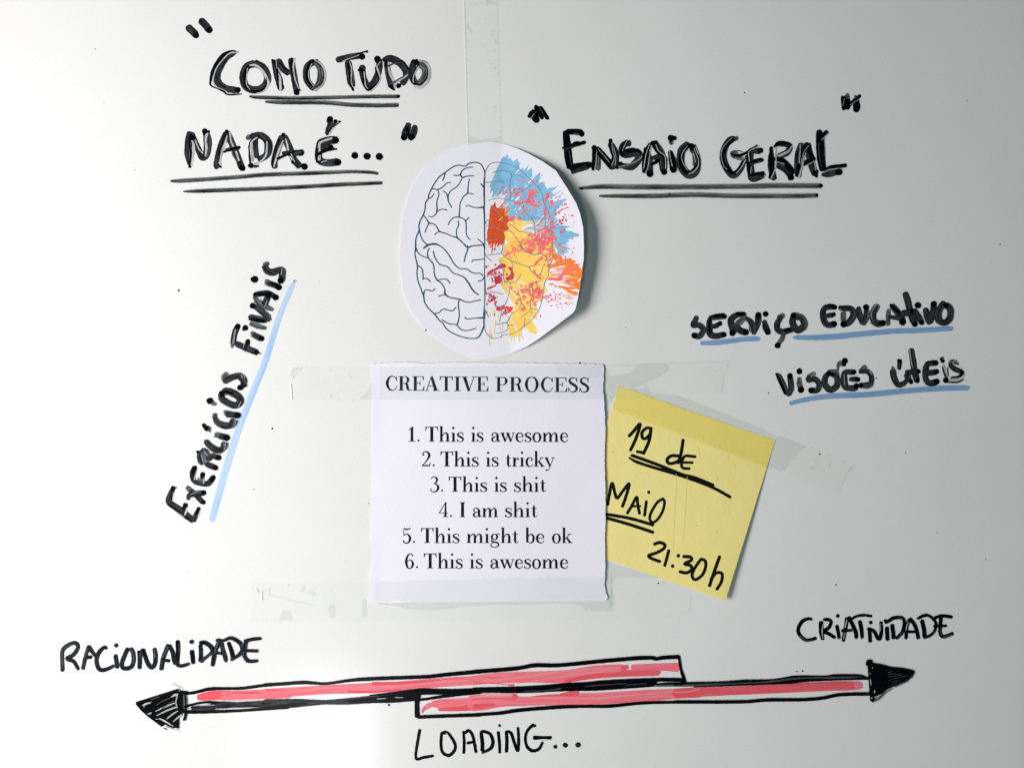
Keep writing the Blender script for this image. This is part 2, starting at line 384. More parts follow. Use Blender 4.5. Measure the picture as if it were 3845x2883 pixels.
word('handwritten letter E with a heavy acute accent and three dots',
 (Dd, 'letter', 'G125 700,475,120 500,500,110 430,640,120 440,800,120 560,850,115 740,835,125|G90 500,580 620,580|W42 650,440,40 520,480,40 440,530,44 440,640,46 435,800,56|K22 730,420,16 600,420,18 440,470,24 395,560,22 395,720,20 400,840,26 560,800,24|W16 470,840 560,810|K50 400,720,44 520,650,56 640,625,50 730,620,26|D90 630,590|D118 708,475|D120 745,840|H26 480,880 640,870'),
 (Dd, 'accent_mark', 'G100 600,130,100 620,200,90 580,290,70 550,370,40|G50 710,180 640,280 580,370|W26 760,170,18 680,260,34 600,370,30|K20 790,165,20 640,280,14 560,390,20|D105 615,125|D70 705,160|D40 770,165'),
 (Dd, 'dot', 'D116 1027,727'), (Dd, 'dot', 'D120 1230,740'), (Dd, 'dot', 'D126 1433,745'))
word('pair of closing quotation marks after the three dots',
 (Dd, 'quotation_mark', 'G120 1925,200,90 1890,300,120 1850,400,120|K50 1880,250 1920,380|D115 1845,425'),
 (Dd, 'quotation_mark', 'G110 2030,240,90 2010,330,110 1975,420,110|K12 1960,260 1910,400|D115 1962,425'))
word('two long dark underlines beneath NADA',
 (Cc, 'underline', 'S72 95,1150,40 300,1145 1000,1100 1700,1045 2400,1020 3100,995,60 3400,1005,60 3535,1025,50'),
 (Cc, 'underline', 'S72 305,1325,30 600,1315 1300,1290 2212,1250 3000,1205 3600,1182,60'))
E1 = (1960, 340, 500, 1975); E2 = (2400, 440, 500); E3 = (2840, 320, 500, 1885)
S1 = (2560, 1080, 600); S2 = (3050, 1060, 600); V1 = (2880, 1290, 400); V2 = (3260, 1290, 400)
word('cluttered opening quotation mark above ENSAIO',
 (E1, 'quotation_mark', 'K70 130,320,80 175,380,100 215,440,95|K60 175,300 100,395,50|W12 180,350 120,425|D95 215,440'),
 (E1, 'quotation_mark', 'K60 215,245,80 250,330,80 305,420,50|K60 270,250 330,340 375,415,56|D56 378,412|H12 265,270 310,350|D62 210,245'))
word('handwritten word ENSAIO in black marker',
 (E1, 'letter', 'K95 650,610,90 670,800,110 690,1000,115 715,1150,100|K80 660,615 780,615,85 890,625,90|D90 885,645|K76 720,840,60 800,790,70 860,790,60|K40 600,855,34 760,820,40 930,770,56|K80 715,1150,100 820,1120,80 1000,1100,90|G60 740,1215,60 830,1190,50 980,1130,80|D96 1000,1105|H12 640,870 760,840 860,820|H10 700,900 730,1100|H20 780,640 840,650|D54 925,772'),
 (E1, 'letter', 'K60 1070,850,60 1065,1000,50 1050,1180,44|H90 1130,900,70 1125,1050,90 1130,1170,80|K100 1100,860,90 1190,960,100 1300,1090,100 1330,1160,70|G110 1310,790,90 1380,930,110 1380,1080,100 1340,1150,80|K46 1310,740,50 1330,900,54 1360,990,50 1310,1110,50|W10 1130,870 1200,950 1290,1060|W8 1110,900 1100,1050 1075,1190|W9 1330,780 1345,900 1370,1000 1330,1110|W8 1360,850 1390,980 1380,1110|D80 1070,850|D54 1310,740'),
 (E1, 'letter', 'G100 1600,780,90 1500,810,90 1480,910,100 1530,960,90 1700,930,110 1730,1010,110 1620,1130,110 1440,1110,70|K60 1560,745,50 1500,840,60 1480,920,60 1510,970,40|K50 1540,900,60 1640,880,60 1740,900,40 1780,960,18|H40 1780,950,16 1690,1060,40 1560,1120,44 1400,1145,40|W10 1560,740 1500,860 1490,900|W9 1780,980 1700,1050 1420,1145|D50 1410,1145|D60 1460,1085|K10 1510,960 1545,930'),
 (E2, 'letter', 'G110 100,520,70 160,700,110 175,940,110|K60 180,440,50 110,600,90 90,800,90 80,920,60|G120 270,430,80 360,600,120 390,780,120 400,900,110|K44 230,450,60 310,580,56 430,680,50 440,860,40|G90 190,690,60 320,660,90|K50 200,790,40 290,740,60 340,700,40|W14 175,450 115,620 75,850|W14 200,490 165,700 140,850 90,940|W16 270,440 320,560 430,660 440,850|D114 175,945|D100 412,915|K60 200,430 290,420'),
 (E2, 'letter', 'K100 510,570,70 545,700,110 565,870,110|W12 505,550 515,660 550,820|H60 520,400,80 535,440,70|D110 525,350|D80 580,350|D110 568,875'),
 (E2, 'letter', 'G110 800,440,90 700,560,120 690,800,130 820,960,130 940,900,110 960,700,110 880,480,110|K70 840,450,60 730,580,60 690,720,80 740,870,60 830,920,50 930,840,40 985,740,30 940,560,50 850,460,70|W12 800,480 710,620 720,740 800,880|W28 820,950,10 900,910,20 975,820,20 980,700,14 900,500,10|H50 860,540,70 900,620,40 910,800,50|W14 940,500 985,620|W12 900,600 935,750|K80 860,470 880,550,60|H10 780,980 930,960 990,880'))
word('handwritten word GERAL in black marker with a tall L',
 (E2, 'letter', 'G110 1600,360,80 1510,380,100 1420,520,110 1400,700,120 1470,870,120 1570,970,110 1680,870,100 1740,740,80|K70 1560,370,80 1440,480,70 1390,620,60 1400,750,60 1480,880,60 1560,930,50 1650,860,40 1750,700,30 1780,640,20|H80 1620,600,110 1540,620,80 1640,680,70 1740,700,50|K60 1520,610,20 1600,640,40 1700,630,50 1800,580,40|H16 1520,580 1620,555 1720,580|W10 1540,350 1410,480 1360,620 1400,800 1460,870|W16 1780,690 1700,830 1620,930|W10 1560,690 1700,700 1770,680|H50 1610,340,80 1625,370,60'),
 (E2, 'letter', 'G110 2000,560,100 1880,580,80 1850,700,90 1860,900,110 1880,1020,120 2050,980,90|K56 1830,580,60 1810,700,70 1820,850,70 1830,960,50|W22 1990,480,36 1890,530,20 1820,580,16 1830,740,16|K80 1840,780,50 1920,740,80 2040,710,70|K80 1840,960,60 1960,950,70 2070,940,80|H12 1850,1010 1980,980 2070,1010 2100,950|K22 1960,470 1820,550 1780,600|W12 1860,830 1850,940|K90 1990,560 2030,550,90|D80 2015,560|D60 2040,715|H8 1840,790 2030,730'),
 (E3, 'letter', 'G120 200,980,60 205,1150,90 245,1330,90|G100 280,840,60 360,830,80 470,860,70 440,950,90 320,1010,80|K44 205,890,46 220,1050,70 225,1150,60 195,1320,50|K44 250,880,30 320,820,56 420,820,40 490,850,34 440,920,30 310,990,40|G110 300,1130,90 420,1190,110 490,1270,110|K90 270,1040,60 380,1080,80 460,1160,80 530,1240,60|W22 280,880 275,1000,20 280,1120,16 250,1230,14 205,1330,16|W40 505,860,16 450,940,40 320,1000,46|W16 320,1090,10 390,1120,20|H10 230,890 240,1010|D96 487,1305|D46 210,890'),
 (E3, 'letter', 'G110 640,840,90 600,980,110 590,1150,110 590,1290,90|K56 720,830,70 660,950,60 640,1050,50 590,1200,50 570,1290,40|G100 740,850,60 750,1000,100 790,1150,100 830,1270,90|K80 670,1110,80 760,1080,70 820,1050,50|W14 620,850 615,1000 605,1100|W24 680,1000,20 640,1180,30 600,1310,40|W12 760,850 790,990 830,1130 850,1280|W10 680,1150 800,1090|D50 815,1045|D50 820,1230|K50 740,830,50 760,950,60 800,1050,60|H20 640,850 680,830|K30 860,1210 850,1300|W8 740,860 670,960 630,1120'),
 (E3, 'letter', 'K95 890,670,90 905,900,115 915,1050,110 940,1200,90|K60 990,670,60 890,770,50|W10 1010,690 920,780|G90 930,1270,50 1020,1260,90 1130,1230,90|K50 960,1210,40 1060,1160,50 1250,1140,50|W14 950,1235 1050,1195 1200,1180|D100 1168,1230|D60 1250,1138|H10 880,830 890,1000 920,1150|H8 960,750 965,1000|D80 890,670|D60 985,668'))
word('closing quotation mark shaped like a letter N at the upper right',
 (E3, 'quotation_mark', 'K90 1275,160,80 1285,260,100 1285,330,90|K60 1225,180,60 1235,280,60 1235,350,50|H60 1285,130,60 1300,180,60|W8 1245,190 1225,290|D56 1222,178'),
 (E3, 'quotation_mark', 'K90 1410,190,80 1420,300,105 1412,365,90|K44 1465,155,50 1380,220,44 1290,320,40|W9 1455,200 1330,280|D50 1462,155|H40 1395,155 1405,170'))
word('two long dark underlines beneath ENSAIO GERAL',
 (E2, 'underline', 'T96 -1000,1180,30 -900,1175,60 -600,1155,90 0,1160 800,1160 1800,1150 2212,1140 2600,1138 3010,1142|D70 3020,1142|K36 -980,1180 -940,1200'),
 (E2, 'underline', 'T90 -660,1310,40 -400,1310,70 200,1310 900,1290 1400,1305 2212,1310 2700,1308 2960,1300,80|D50 2950,1295|D30 505,1280'))
word('handwritten word SERVIÇO in thick black marker',
 (S1, 'letter', 'H80 210,400,70 170,480,70|G90 210,420,70 150,510,70|G90 140,520,80 240,520,80 300,580,80 250,670,80 170,665,80|D84 172,662|H8 200,410 170,480'),
 (S1, 'letter', 'G90 590,395,80 450,410,80 390,440,70 380,560,90 400,650,90 480,670,80 590,645,80|G70 400,540,60 470,530,70 540,490,60|K60 450,395 590,380|D74 590,400|D66 530,495|D74 585,650|H10 400,430 560,420|K30 400,420 380,520 390,620'),
 (S1, 'letter', 'G90 880,370,60 760,380,80 680,450,90 700,560,90 710,640,90|H90 890,400,70 800,480,90 740,540,80|G100 740,540,90 820,600,90 890,620,90|K50 760,360 870,360|D90 885,618|D86 700,630|H10 900,400 740,500|H8 860,400 740,470'),
 (S1, 'letter', 'G60 900,430,60 960,480,80 970,600,80|G80 1060,380,90 1050,500,80 990,640,60|W8 900,470 940,540 955,600|D86 1058,380|H14 1020,520 1000,640'),
 (S1, 'letter', 'G84 1140,460,60 1160,550,90 1190,610,80|D80 1158,366|D84 1190,615|H20 1140,450 1160,470'),
 (S1, 'letter', 'H80 1410,380,70 1340,420,80|G80 1380,400,60 1320,500,80 1330,590,80 1420,610,80 1530,580,70|H70 1410,620,60 1390,700,70 1330,790,60|D84 1325,800|H10 1340,400 1310,500|K50 1420,590 1520,570'),
 (S1, 'letter', 'G90 1560,370,80 1530,480,90 1600,590,90 1690,520,90 1660,430,80 1580,400,80|H40 1560,360,50 1680,400,40 1730,500,30 1700,590,20|D84 1545,385|H8 1540,430 1560,560'))
word('handwritten word EDUCATIVO in thick black marker',
 (S2, 'letter', 'G90 310,340,80 200,345,80 150,400,80 160,520,90 210,590,80 310,580,90|G70 170,470,60 290,450,70|K50 220,320 310,330|D76 310,345|D66 295,445|D90 300,575|H8 150,600 290,620'),
 (S2, 'letter', 'H70 380,360,80 430,350,60|G90 420,360,80 540,370,80 570,460,90 500,560,90 420,580,80|H80 430,420,80 430,540,80|D96 435,580|H10 560,370 590,460 500,590|H8 440,420 450,540|K26 370,350 450,335'),
 (S2, 'letter', 'G90 635,350,70 660,470,90 700,570,80|H80 760,380,60 760,480,80 700,580,80|G50 740,380 730,480 700,560|D88 743,345|H8 640,380 680,500'),
 (S2, 'letter', 'H80 900,320,90 860,400,90|G90 880,330,70 840,430,90 850,530,90 920,570,90 1000,560,80|K50 930,570 1000,565,80|W10 880,310 820,410 820,500|H10 800,560 900,620 980,600'),
 (S2, 'letter', 'H70 1060,380,60 1050,480,70 1050,590,60|G90 1100,320,80 1160,390,90 1230,480,90 1250,550,90|G60 1070,480,50 1220,500,70|D100 1250,550|H8 1060,370 1035,560|K40 1080,310 1200,420|H8 1090,490 1200,500'),
 (S2, 'letter', 'G90 1285,150,80 1320,260,90 1350,390,90 1390,520,90 1420,580,80|G90 1250,430,90 1340,420,90 1440,400,80|D80 1420,580|D86 1395,405|H8 1260,170 1310,350|H8 1240,430 1350,410|H6 1300,170 1345,370'),
 (S2, 'letter', 'G80 1430,400,60 1470,480,90 1510,555,80|D92 1462,318|D70 1515,560'),
 (S2, 'letter', 'G90 1565,370,80 1590,480,90 1620,570,70|G86 1680,290,80 1670,430,90 1630,560,70|D84 1682,300|H8 1550,380 1590,540|H8 1660,400 1610,590'),
 (S2, 'letter', 'G90 1820,280,80 1750,400,90 1750,520,100 1830,560,80 1900,500,90 1910,380,90 1850,310,90|K50 1830,300,60 1860,330,60|H10 1760,330 1720,460 1750,570|H8 1900,350 1930,480 1890,560|D66 1850,325|H8 1810,330 1780,470'))
word('pale blue highlighter underline beneath SERVIÇO',
 (S1, 'underline', 'B72 265,768,60 500,760,80 850,715,76 1060,708,72|V66 1062,708,60 1066,710,60'))
word('long pale blue highlighter underline beneath EDUCATIVO',
 (S1, 'underline', 'B80 1545,690,40 1620,690,70 1900,690,84 2212,670,90 2400,650,84 2900,605,80 3300,590,80 3730,565,76|V60 3736,564,60 3740,564,60'))
word('handwritten word VISÕES in thick black marker',
 (V1, 'letter', 'G140 235,650,110 330,850,130 410,1040,110|G140 475,680,110 500,850,130 500,960,120 430,1070,100|H30 230,620 330,820 400,980|K50 190,620 330,900 370,1030|D120 475,670|H24 540,850 550,950 500,1070'),
 (V1, 'letter', 'H120 680,720,100 670,820,120 700,920,120|D130 672,575|D140 706,955|H16 650,740 640,850'),
 (V1, 'letter', 'H110 990,610,90 880,680,110 850,760,120|G130 830,750,130 1000,740,120 1080,840,110 1050,960,120 930,980,120|W16 1000,600 920,690|D130 915,970|H16 1090,800 1110,900 1000,960'),
 (V1, 'letter', 'G130 1290,610,100 1210,700,120 1200,850,130 1320,960,130 1450,870,130 1450,700,120 1340,620,110|H60 1280,570,60 1430,570,70 1490,650,50|D120 1280,620|H14 1190,650 1180,850 1260,960|K60 1260,620 1380,640|H12 1490,740 1430,920 1340,990'),
 (V1, 'accent_mark', 'H100 1570,410,130 1490,420,100 1470,500,60 1480,560,30|D130 1615,360|D90 1600,430|H12 1500,360 1460,440'),
 (V1, 'letter', 'G130 1800,590,110 1620,600,110 1590,750,120 1620,900,120 1800,930,130 1860,900,120|G110 1720,740,90 1870,740,110|W14 1600,640 1620,860|K20 1650,660 1670,880|D110 1800,590|D110 1880,745|D120 1850,880|H12 1600,960 1850,960|W10 1690,660 1880,655'),
 (V1, 'letter', 'H110 2040,480,110 1930,580,90|G110 1920,580,90 2090,580,100 2160,680,100 2150,830,110 2000,860,90 1950,870,110|H90 1980,880 2080,900,90 2180,860,80|D110 1945,870|W14 2130,560 2180,640|H12 2040,450 1920,560|H14 2190,650 2180,800'))
word('handwritten word ÚTEIS in thick black marker',
 (V2, 'accent_mark', 'G100 655,370,100 640,530,80|D86 640,355|K30 690,340 670,520'),
 (V2, 'letter', 'G130 510,550,130 540,720,130 620,850,120 740,830,110 800,760,90|H16 500,560 540,760|H14 760,800 680,920|H60 500,490,60 520,530,80'),
 (V2, 'letter', 'G130 890,120,120 930,350,130 960,560,130 1000,720,130 1020,790,110|G110 790,620,130 900,590,110 1050,580,110|G100 790,640,130 850,740,110 900,820,80|W20 860,130,24 890,350,18 920,500,10|D100 1045,580|K50 880,760 900,820,70|H14 920,650 940,780|D90 1020,780|H12 930,120 960,400|W12 900,650 960,820'),
 (V2, 'letter', 'G130 1380,400,120 1230,430,110 1190,560,130 1190,720,120 1260,820,120 1420,800,130|G120 1230,610 1410,590,120|D120 1400,400|D110 1420,580|D130 1420,790|H12 1180,650 1200,800|H12 1140,480 1130,640|K40 1200,400 1350,360'),
 (V2, 'letter', 'K40 1550,490 1590,640 1620,710|W50 1560,440,50 1610,560,60 1650,690,40|G20 1650,500 1660,680|D90 1545,360|H50 1540,280 1545,330|D60 1510,320|W10 1560,480 1600,620'),
 (V2, 'letter', 'H90 1870,420,60 1780,400,60|H80 1830,370,50 1730,360,80 1700,430,100|G110 1690,440,90 1800,530,110 1940,600,100 1900,700,90 1720,720,60|W60 1990,650,30 1900,730,60 1640,750,50|G40 1980,740,20 1850,800,40 1640,800,30|D120 1610,760|K40 1930,560 1950,620 1850,700|W16 1840,330 1750,400'))
word('long pale blue highlighter underline beneath VISÕES ÚTEIS',
 (V2, 'underline', 'B120 -1620,1245,90 -1300,1160,110 -800,1090,120 0,1055,125 900,970,125 1500,930,125 2060,918,118|V100 2064,918,100 2070,918,100'))
X1 = (600, 1640, 400, 1843); X2 = (700, 1340, 400, 1843); X3 = (800, 960, 400, 1659)
R1 = (200, 2360, 420); R2 = (600, 2360, 420); C1 = (2960, 2280, 660); L1 = (1520, 2700, 700)
word('handwritten word EXERCÍCIOS climbing steeply beside the blue line',
 (X1, 'letter', 'G100 235,890,80 185,1000,100 165,1130,110 350,1260,110 570,1440,110|G100 450,1180,90 400,1300,90|G100 680,1230,70 630,1340,90 580,1450,90|W40 480,1190,16 460,1280,44 430,1360,30|W30 700,1270,16 670,1370,30|K46 230,860,60 205,920,50|K30 215,930,20 205,1100,26|K60 450,1160,80 410,1250,50|K50 680,1220,50 630,1330,40|W10 235,960 215,1110|H10 120,1160 380,1370 560,1490|W12 330,1300 420,1390|K24 150,1170 340,1300 540,1460|K30 240,870 280,880'),
 (X1, 'letter', 'H110 470,870,90 560,960,90|G100 540,930,90 620,1000,90 740,1130,90|G96 490,1080,60 510,1010,90 630,980,100 770,970,90|D80 755,1130|D92 760,965|H10 500,860 600,940|W8 520,1000 640,950 700,950|H20 470,1080 500,1030'),
 (X1, 'letter', 'G90 600,530,90 560,640,90 590,760,80 720,810,80 840,800,100 920,700,90|H80 745,650,70 710,780,80|K60 740,640,80 735,700,70|W24 770,700,14 755,800,24|W16 625,600,10 600,740,20|K50 600,540,80 570,650,60|K70 920,700,80 900,770,60|H20 660,710 670,780|D84 600,535|D80 740,645|D84 920,700'),
 (X1, 'letter', 'H90 860,330,50 800,240,80 730,220,70|G90 720,240,60 680,320,80 700,420,90 740,470,60|H70 720,270,60 800,360,60 830,420,50|G100 800,470,90 900,510,100 960,535,90|G100 830,390,100 900,330,90 1010,360,90|W10 715,310 740,400 770,490|H24 740,330,20 760,400,30 780,460,40|D96 1015,360|D92 960,535|D50 650,260|H14 770,220 830,320'),
 (X1, 'letter', 'G100 790,70,90 870,160,100 990,230,110 1080,210,100 1120,110,110|H100 1140,110,90 1110,200,50|W8 1130,100 1140,150 1110,230|W7 1105,110 1115,160|H12 770,50 850,150 900,190|H8 850,220 960,300 1060,300|H30 1170,110,20 1160,200,20'),
 (X2, 'letter', 'H110 500,1340,100 600,1370,110|G100 580,1370,105 680,1395,110|D116 690,1398|H10 470,1380 640,1420|K30 690,1390 745,1400,16'),
 (X2, 'accent_mark', 'K70 290,1165,60 320,1230,50|D100 350,1235|H30 400,1220 400,1290'),
 (X2, 'letter', 'H90 485,990,80 480,1050,80|G100 480,1050,70 540,1140,100 660,1190,120 770,1170,110 800,1090,90|H60 860,1100,60 840,1150,70 800,1220,40|W8 830,1090 850,1150 820,1220|H12 490,1000 560,1110'),
 (X2, 'letter', 'H100 660,960,90 730,980,100|G100 700,990,105 860,1010,110|D112 880,1010|H14 640,930 820,960'),
 (X2, 'dot', 'H80 500,820,60 440,800,80|D110 400,760|K20 350,740 390,810'),
 (X2, 'letter', 'G100 620,640,90 680,580,100 850,650,110 930,760,110 830,840,110 650,760,110 590,690,90|D110 605,640|W12 940,780 900,860|H12 660,640 850,720 900,790|H10 560,700 620,790 780,880|H30 560,640 560,720 600,780|K50 660,590 800,630'),
 (X2, 'letter', 'H110 690,290,90 640,340,90 640,400,90|G110 650,430,90 800,350,100 900,330,110 980,400,110 980,500,90|D100 925,530|H20 920,280,20 990,350,30 1020,450,24|W7 980,290 1010,360|W7 950,300 960,370|H10 640,360 780,300 880,290|K30 980,520 1020,500'))
word('handwritten word FINAIS climbing steeply beside the blue line',
 (X3, 'letter', 'G96 385,1100,90 340,1200,90 310,1380,90|H60 300,1390,60 300,1430,40|G96 360,1370,90 520,1440,100 690,1510,90|G80 545,1320,70 530,1400,80 510,1450,70|D90 385,1100|D80 680,1500|K50 545,1310,60 540,1370,70|W8 350,1150 320,1370|W8 495,1330 470,1430|W7 335,1160 300,1380|H20 560,1410 530,1480|K20 700,1510 740,1525'),
 (X3, 'dot', 'D92 502,1125|H20 455,1150 475,1165'),
 (X3, 'letter', 'H96 600,1200,70 650,1240,90|G80 630,1230,80 750,1290,90|D90 755,1290|H12 580,1250 720,1330'),
 (X3, 'letter', 'H100 580,1060,70 700,1100,90 820,1130,60|G110 570,960,100 700,990,110 830,1010,90|G90 630,780,70 730,850,90 850,950,100 850,1010,80|D96 615,780|H24 690,820 850,900 900,1000|K40 570,990 800,1020|H10 570,940 780,960'),
 (X3, 'letter', 'H110 640,640,70 730,740,110 930,840,50|G100 650,610,80 760,590,90 860,590,90 960,640,80|G110 860,620,90 800,760,100|D104 865,610|D100 970,650|K30 620,610,20 760,600,40 830,600|W8 770,660 700,700|W8 840,700 800,800|H14 640,720 800,830 920,860|K40 640,590 650,620'),
 (X3, 'letter', 'H100 820,400,80 880,430,90|G96 860,430,90 1010,480,90|D100 1018,492|H10 800,450 960,500|K40 900,430 1010,470'),
 (X3, 'dot', 'D110 645,370|K40 600,350 610,390'),
 (X3, 'letter', 'H80 850,120,70 800,150,90|G90 800,160,90 840,240,100 930,260,110 1030,220,90 1080,230,90 1070,320,100 1060,400,90|D100 1050,390|W10 1075,200 1060,300|H14 820,130 850,210 950,260|H20 1110,220 1110,330 1110,380|H10 780,220 860,290'))
word('steep pale blue highlighter line beside EXERCÍCIOS FINAIS',
 (X3, 'underline', 'b96 1250,430,80 1160,640,92 1020,980,100 820,1620,105 590,2200,108 420,2640,112 310,2970,116 170,3420,120 -20,4120,105|V66 1270,395,60 1272,398,60'))
word('handwritten word RACIONALIDADE in the lower left',
 (R1, 'letter', 'N84 185,830 180,650 180,450 250,350 380,285,80 460,290 490,370 400,510 270,590 400,640,80 500,800,70|H24 200,400,10 290,330,30 420,300,16|H30 165,440 180,600 185,700|H20 440,760 490,810'),
 (R1, 'letter', 'N80 585,790 640,540 700,340,70|N84 700,345 760,440 840,540,70|N70 620,570 760,555|H40 660,400 620,560|H20 590,620 570,780'),
 (R1, 'letter', 'N84 1060,385,66 1020,360,70 920,440 860,580 870,720 930,810 1050,800,76 1200,730,70|H20 1150,750 1210,720'),
 (R1, 'letter', 'N84 1230,520 1250,650 1265,770,74|N80 1235,310 1250,340|H16 1250,780 1280,780'),
 (R1, 'letter', 'N84 1470,390 1410,530 1355,680 1370,760 1440,785 1550,740 1590,600 1575,470 1530,385|H24 1540,400 1590,560 1580,680'),
 (R1, 'letter', 'N84 1700,440 1710,600 1705,780,80|N90 1765,405 1820,560,84 1880,700 1950,765,80 2010,680,84 2020,520 2000,390,80|H28 2000,430 2010,560|H16 1740,460 1700,560|K40 1760,400 1840,580'),
 (R2, 'letter', 'N84 30,800 60,600 120,430 170,320|N84 180,325 250,460 280,620 290,700,50|N60 80,620 190,635|H30 150,370 60,560|H12 40,640 20,780'),
 (R2, 'letter', 'N84 350,240 360,420 340,640 360,720,70 450,730,70 580,690,60|K50 350,250 350,620|H20 540,710 590,700|H14 380,300 390,480'),
 (R2, 'letter', 'N84 630,430 645,560 655,680,76|N84 615,240 635,265|K44 640,440 660,660|H24 640,280 650,290'),
 (R2, 'letter', 'N74 800,320 810,480 800,640,80|N84 790,280,76 880,270 980,330 1040,410 1000,490,60 860,600,60 810,640,90|H14 820,640 920,550 1020,500|K50 800,270 900,270'),
 (R2, 'letter', 'N84 1110,230,50 1180,230 1100,420 1060,600 1040,730,70|N80 1200,220 1250,440 1290,560 1305,640,70|N56 1030,490,40 1150,480 1250,490|H24 1150,250 1080,480|H10 1230,300 1260,420|H20 1290,640 1310,660|D20 1245,488'),
 (R2, 'letter', 'N74 1350,270,60 1410,430,80 1440,560,80|N74 1260,230,60 1360,190,70 1440,190 1580,280,80 1630,400 1580,500 1480,570,60 1410,610,70|H16 1620,300 1640,380|H20 1400,600 1440,620|K40 1370,280 1450,540'),
 (R2, 'letter', 'N70 1980,190,60 1880,200 1760,220 1670,250,70|N76 1700,260 1670,400 1670,540 1740,630,70 1850,640,66 1930,630,60|N60 1690,430 1930,440|D50 1985,195|H12 1710,300 1720,380|H16 1650,460 1660,580 1720,670|H20 1930,440 1950,440'))
word('handwritten word CRIATIVIDADE at the lower right',
 (C1, 'letter', 'K46 300,150,30 260,140,40 180,170 130,250 130,320 190,390 250,410,40 350,385,44|H12 150,360 230,415 300,410'),
 (C1, 'letter', 'K60 415,180 415,300 435,400,44|K44 440,150,30 500,150 540,180 510,250 450,300 510,330 590,380,40|W10 445,190,8 425,290,16 435,390,8|H8 460,170 530,170'),
 (C1, 'letter', 'K46 610,225 630,320 640,390,40|D50 622,105|W6 630,385 650,390'),
 (C1, 'letter', 'K50 740,130 720,260 690,420,44|K50 760,120 820,240 850,320 855,385,44|K34 670,290 800,285|W14 735,160,16 715,250,16|W12 710,320,16 695,400,10'),
 (C1, 'letter', 'K34 790,145 860,110 950,95 1050,110|K50 900,170 920,280 930,385,40|H8 860,120 980,110|W6 930,380 940,385'),
 (C1, 'letter', 'K46 1020,260 1025,340 1030,430|K44 1000,265,40 1080,300 1120,380 1150,395 1170,300 1165,180,40|D48 1036,188|W8 1160,200 1160,290'),
 (C1, 'letter', 'K50 1240,250 1245,340 1250,410|D40 1218,165'),
 (C1, 'letter', 'K50 1305,215 1320,320 1325,390|K44 1220,190,40 1260,170 1330,130 1430,130 1460,190 1440,300 1400,350 1360,390,40|H8 1380,120 1460,150|H12 1440,310 1370,400'),
 (C1, 'letter', 'K40 1520,150 1490,250 1480,390|K46 1530,140 1590,220 1620,310 1635,390,44|K34 1490,305 1600,305|W10 1510,180,6 1485,250,14 1480,290,6|W6 1640,390 1650,395'),
 (C1, 'letter', 'K50 1680,160 1705,270 1715,380|K34 1625,140 1710,100,40 1780,110 1850,180 1850,270 1800,340 1710,380|H12 1860,290 1800,360 1720,390'),
 (C1, 'letter', 'K40 1840,130 1930,105 2060,120|K44 1920,130 1910,240 1910,320 1940,365 2000,355 2070,325|K34 1830,235 1990,230|H8 1915,280 1925,350|H16 1960,370 2060,340'))
word('handwritten word LOADING with three dots below the arrow',
 (L1, 'letter', 'K36 178,120 150,280 130,420,30 145,470 220,450 340,430,32'),
 (L1, 'letter', 'K36 480,170,24 440,160 430,300 450,390 520,425,40 580,380,38 600,310 560,220 500,150,30 450,155'),
 (L1, 'letter', 'K34 695,140,30 705,280 700,400|K36 710,160 760,130 805,190 830,300 845,390,34|K34 740,280 815,265'),
 (L1, 'letter', 'K44 905,150,40 920,280 920,370|K36 900,150 930,140 1010,170 1045,260,40 1020,340,40 920,395,30|H10 915,405 1000,370'),
 (L1, 'letter', 'K34 1108,145,36 1122,270 1126,395,30|K30 1120,62 1128,80'),
 (L1, 'letter', 'K38 1205,140 1210,270 1205,385|K36 1210,140,30 1260,160 1300,280 1340,370 1350,230,34 1342,95,30'),
 (L1, 'letter', 'K32 1550,80,34 1520,65,40 1450,140 1430,230 1450,320,34 1510,370,40 1590,350,36 1635,270,30|K44 1530,215,50 1620,215,36 1735,215,40|H6 1640,260 1625,330'),
 (L1, 'dot', 'N40 1778,310 1792,332'), (L1, 'dot', 'N60 1904,300 1905,306'), (L1, 'dot', 'N60 2048,290 2060,308'))
A1 = (480, 2520, 600); A2 = (1000, 2480, 800); A3 = (1780, 2440, 840); A4 = (2540, 2440, 940); A5 = (3180, 2440, 300)
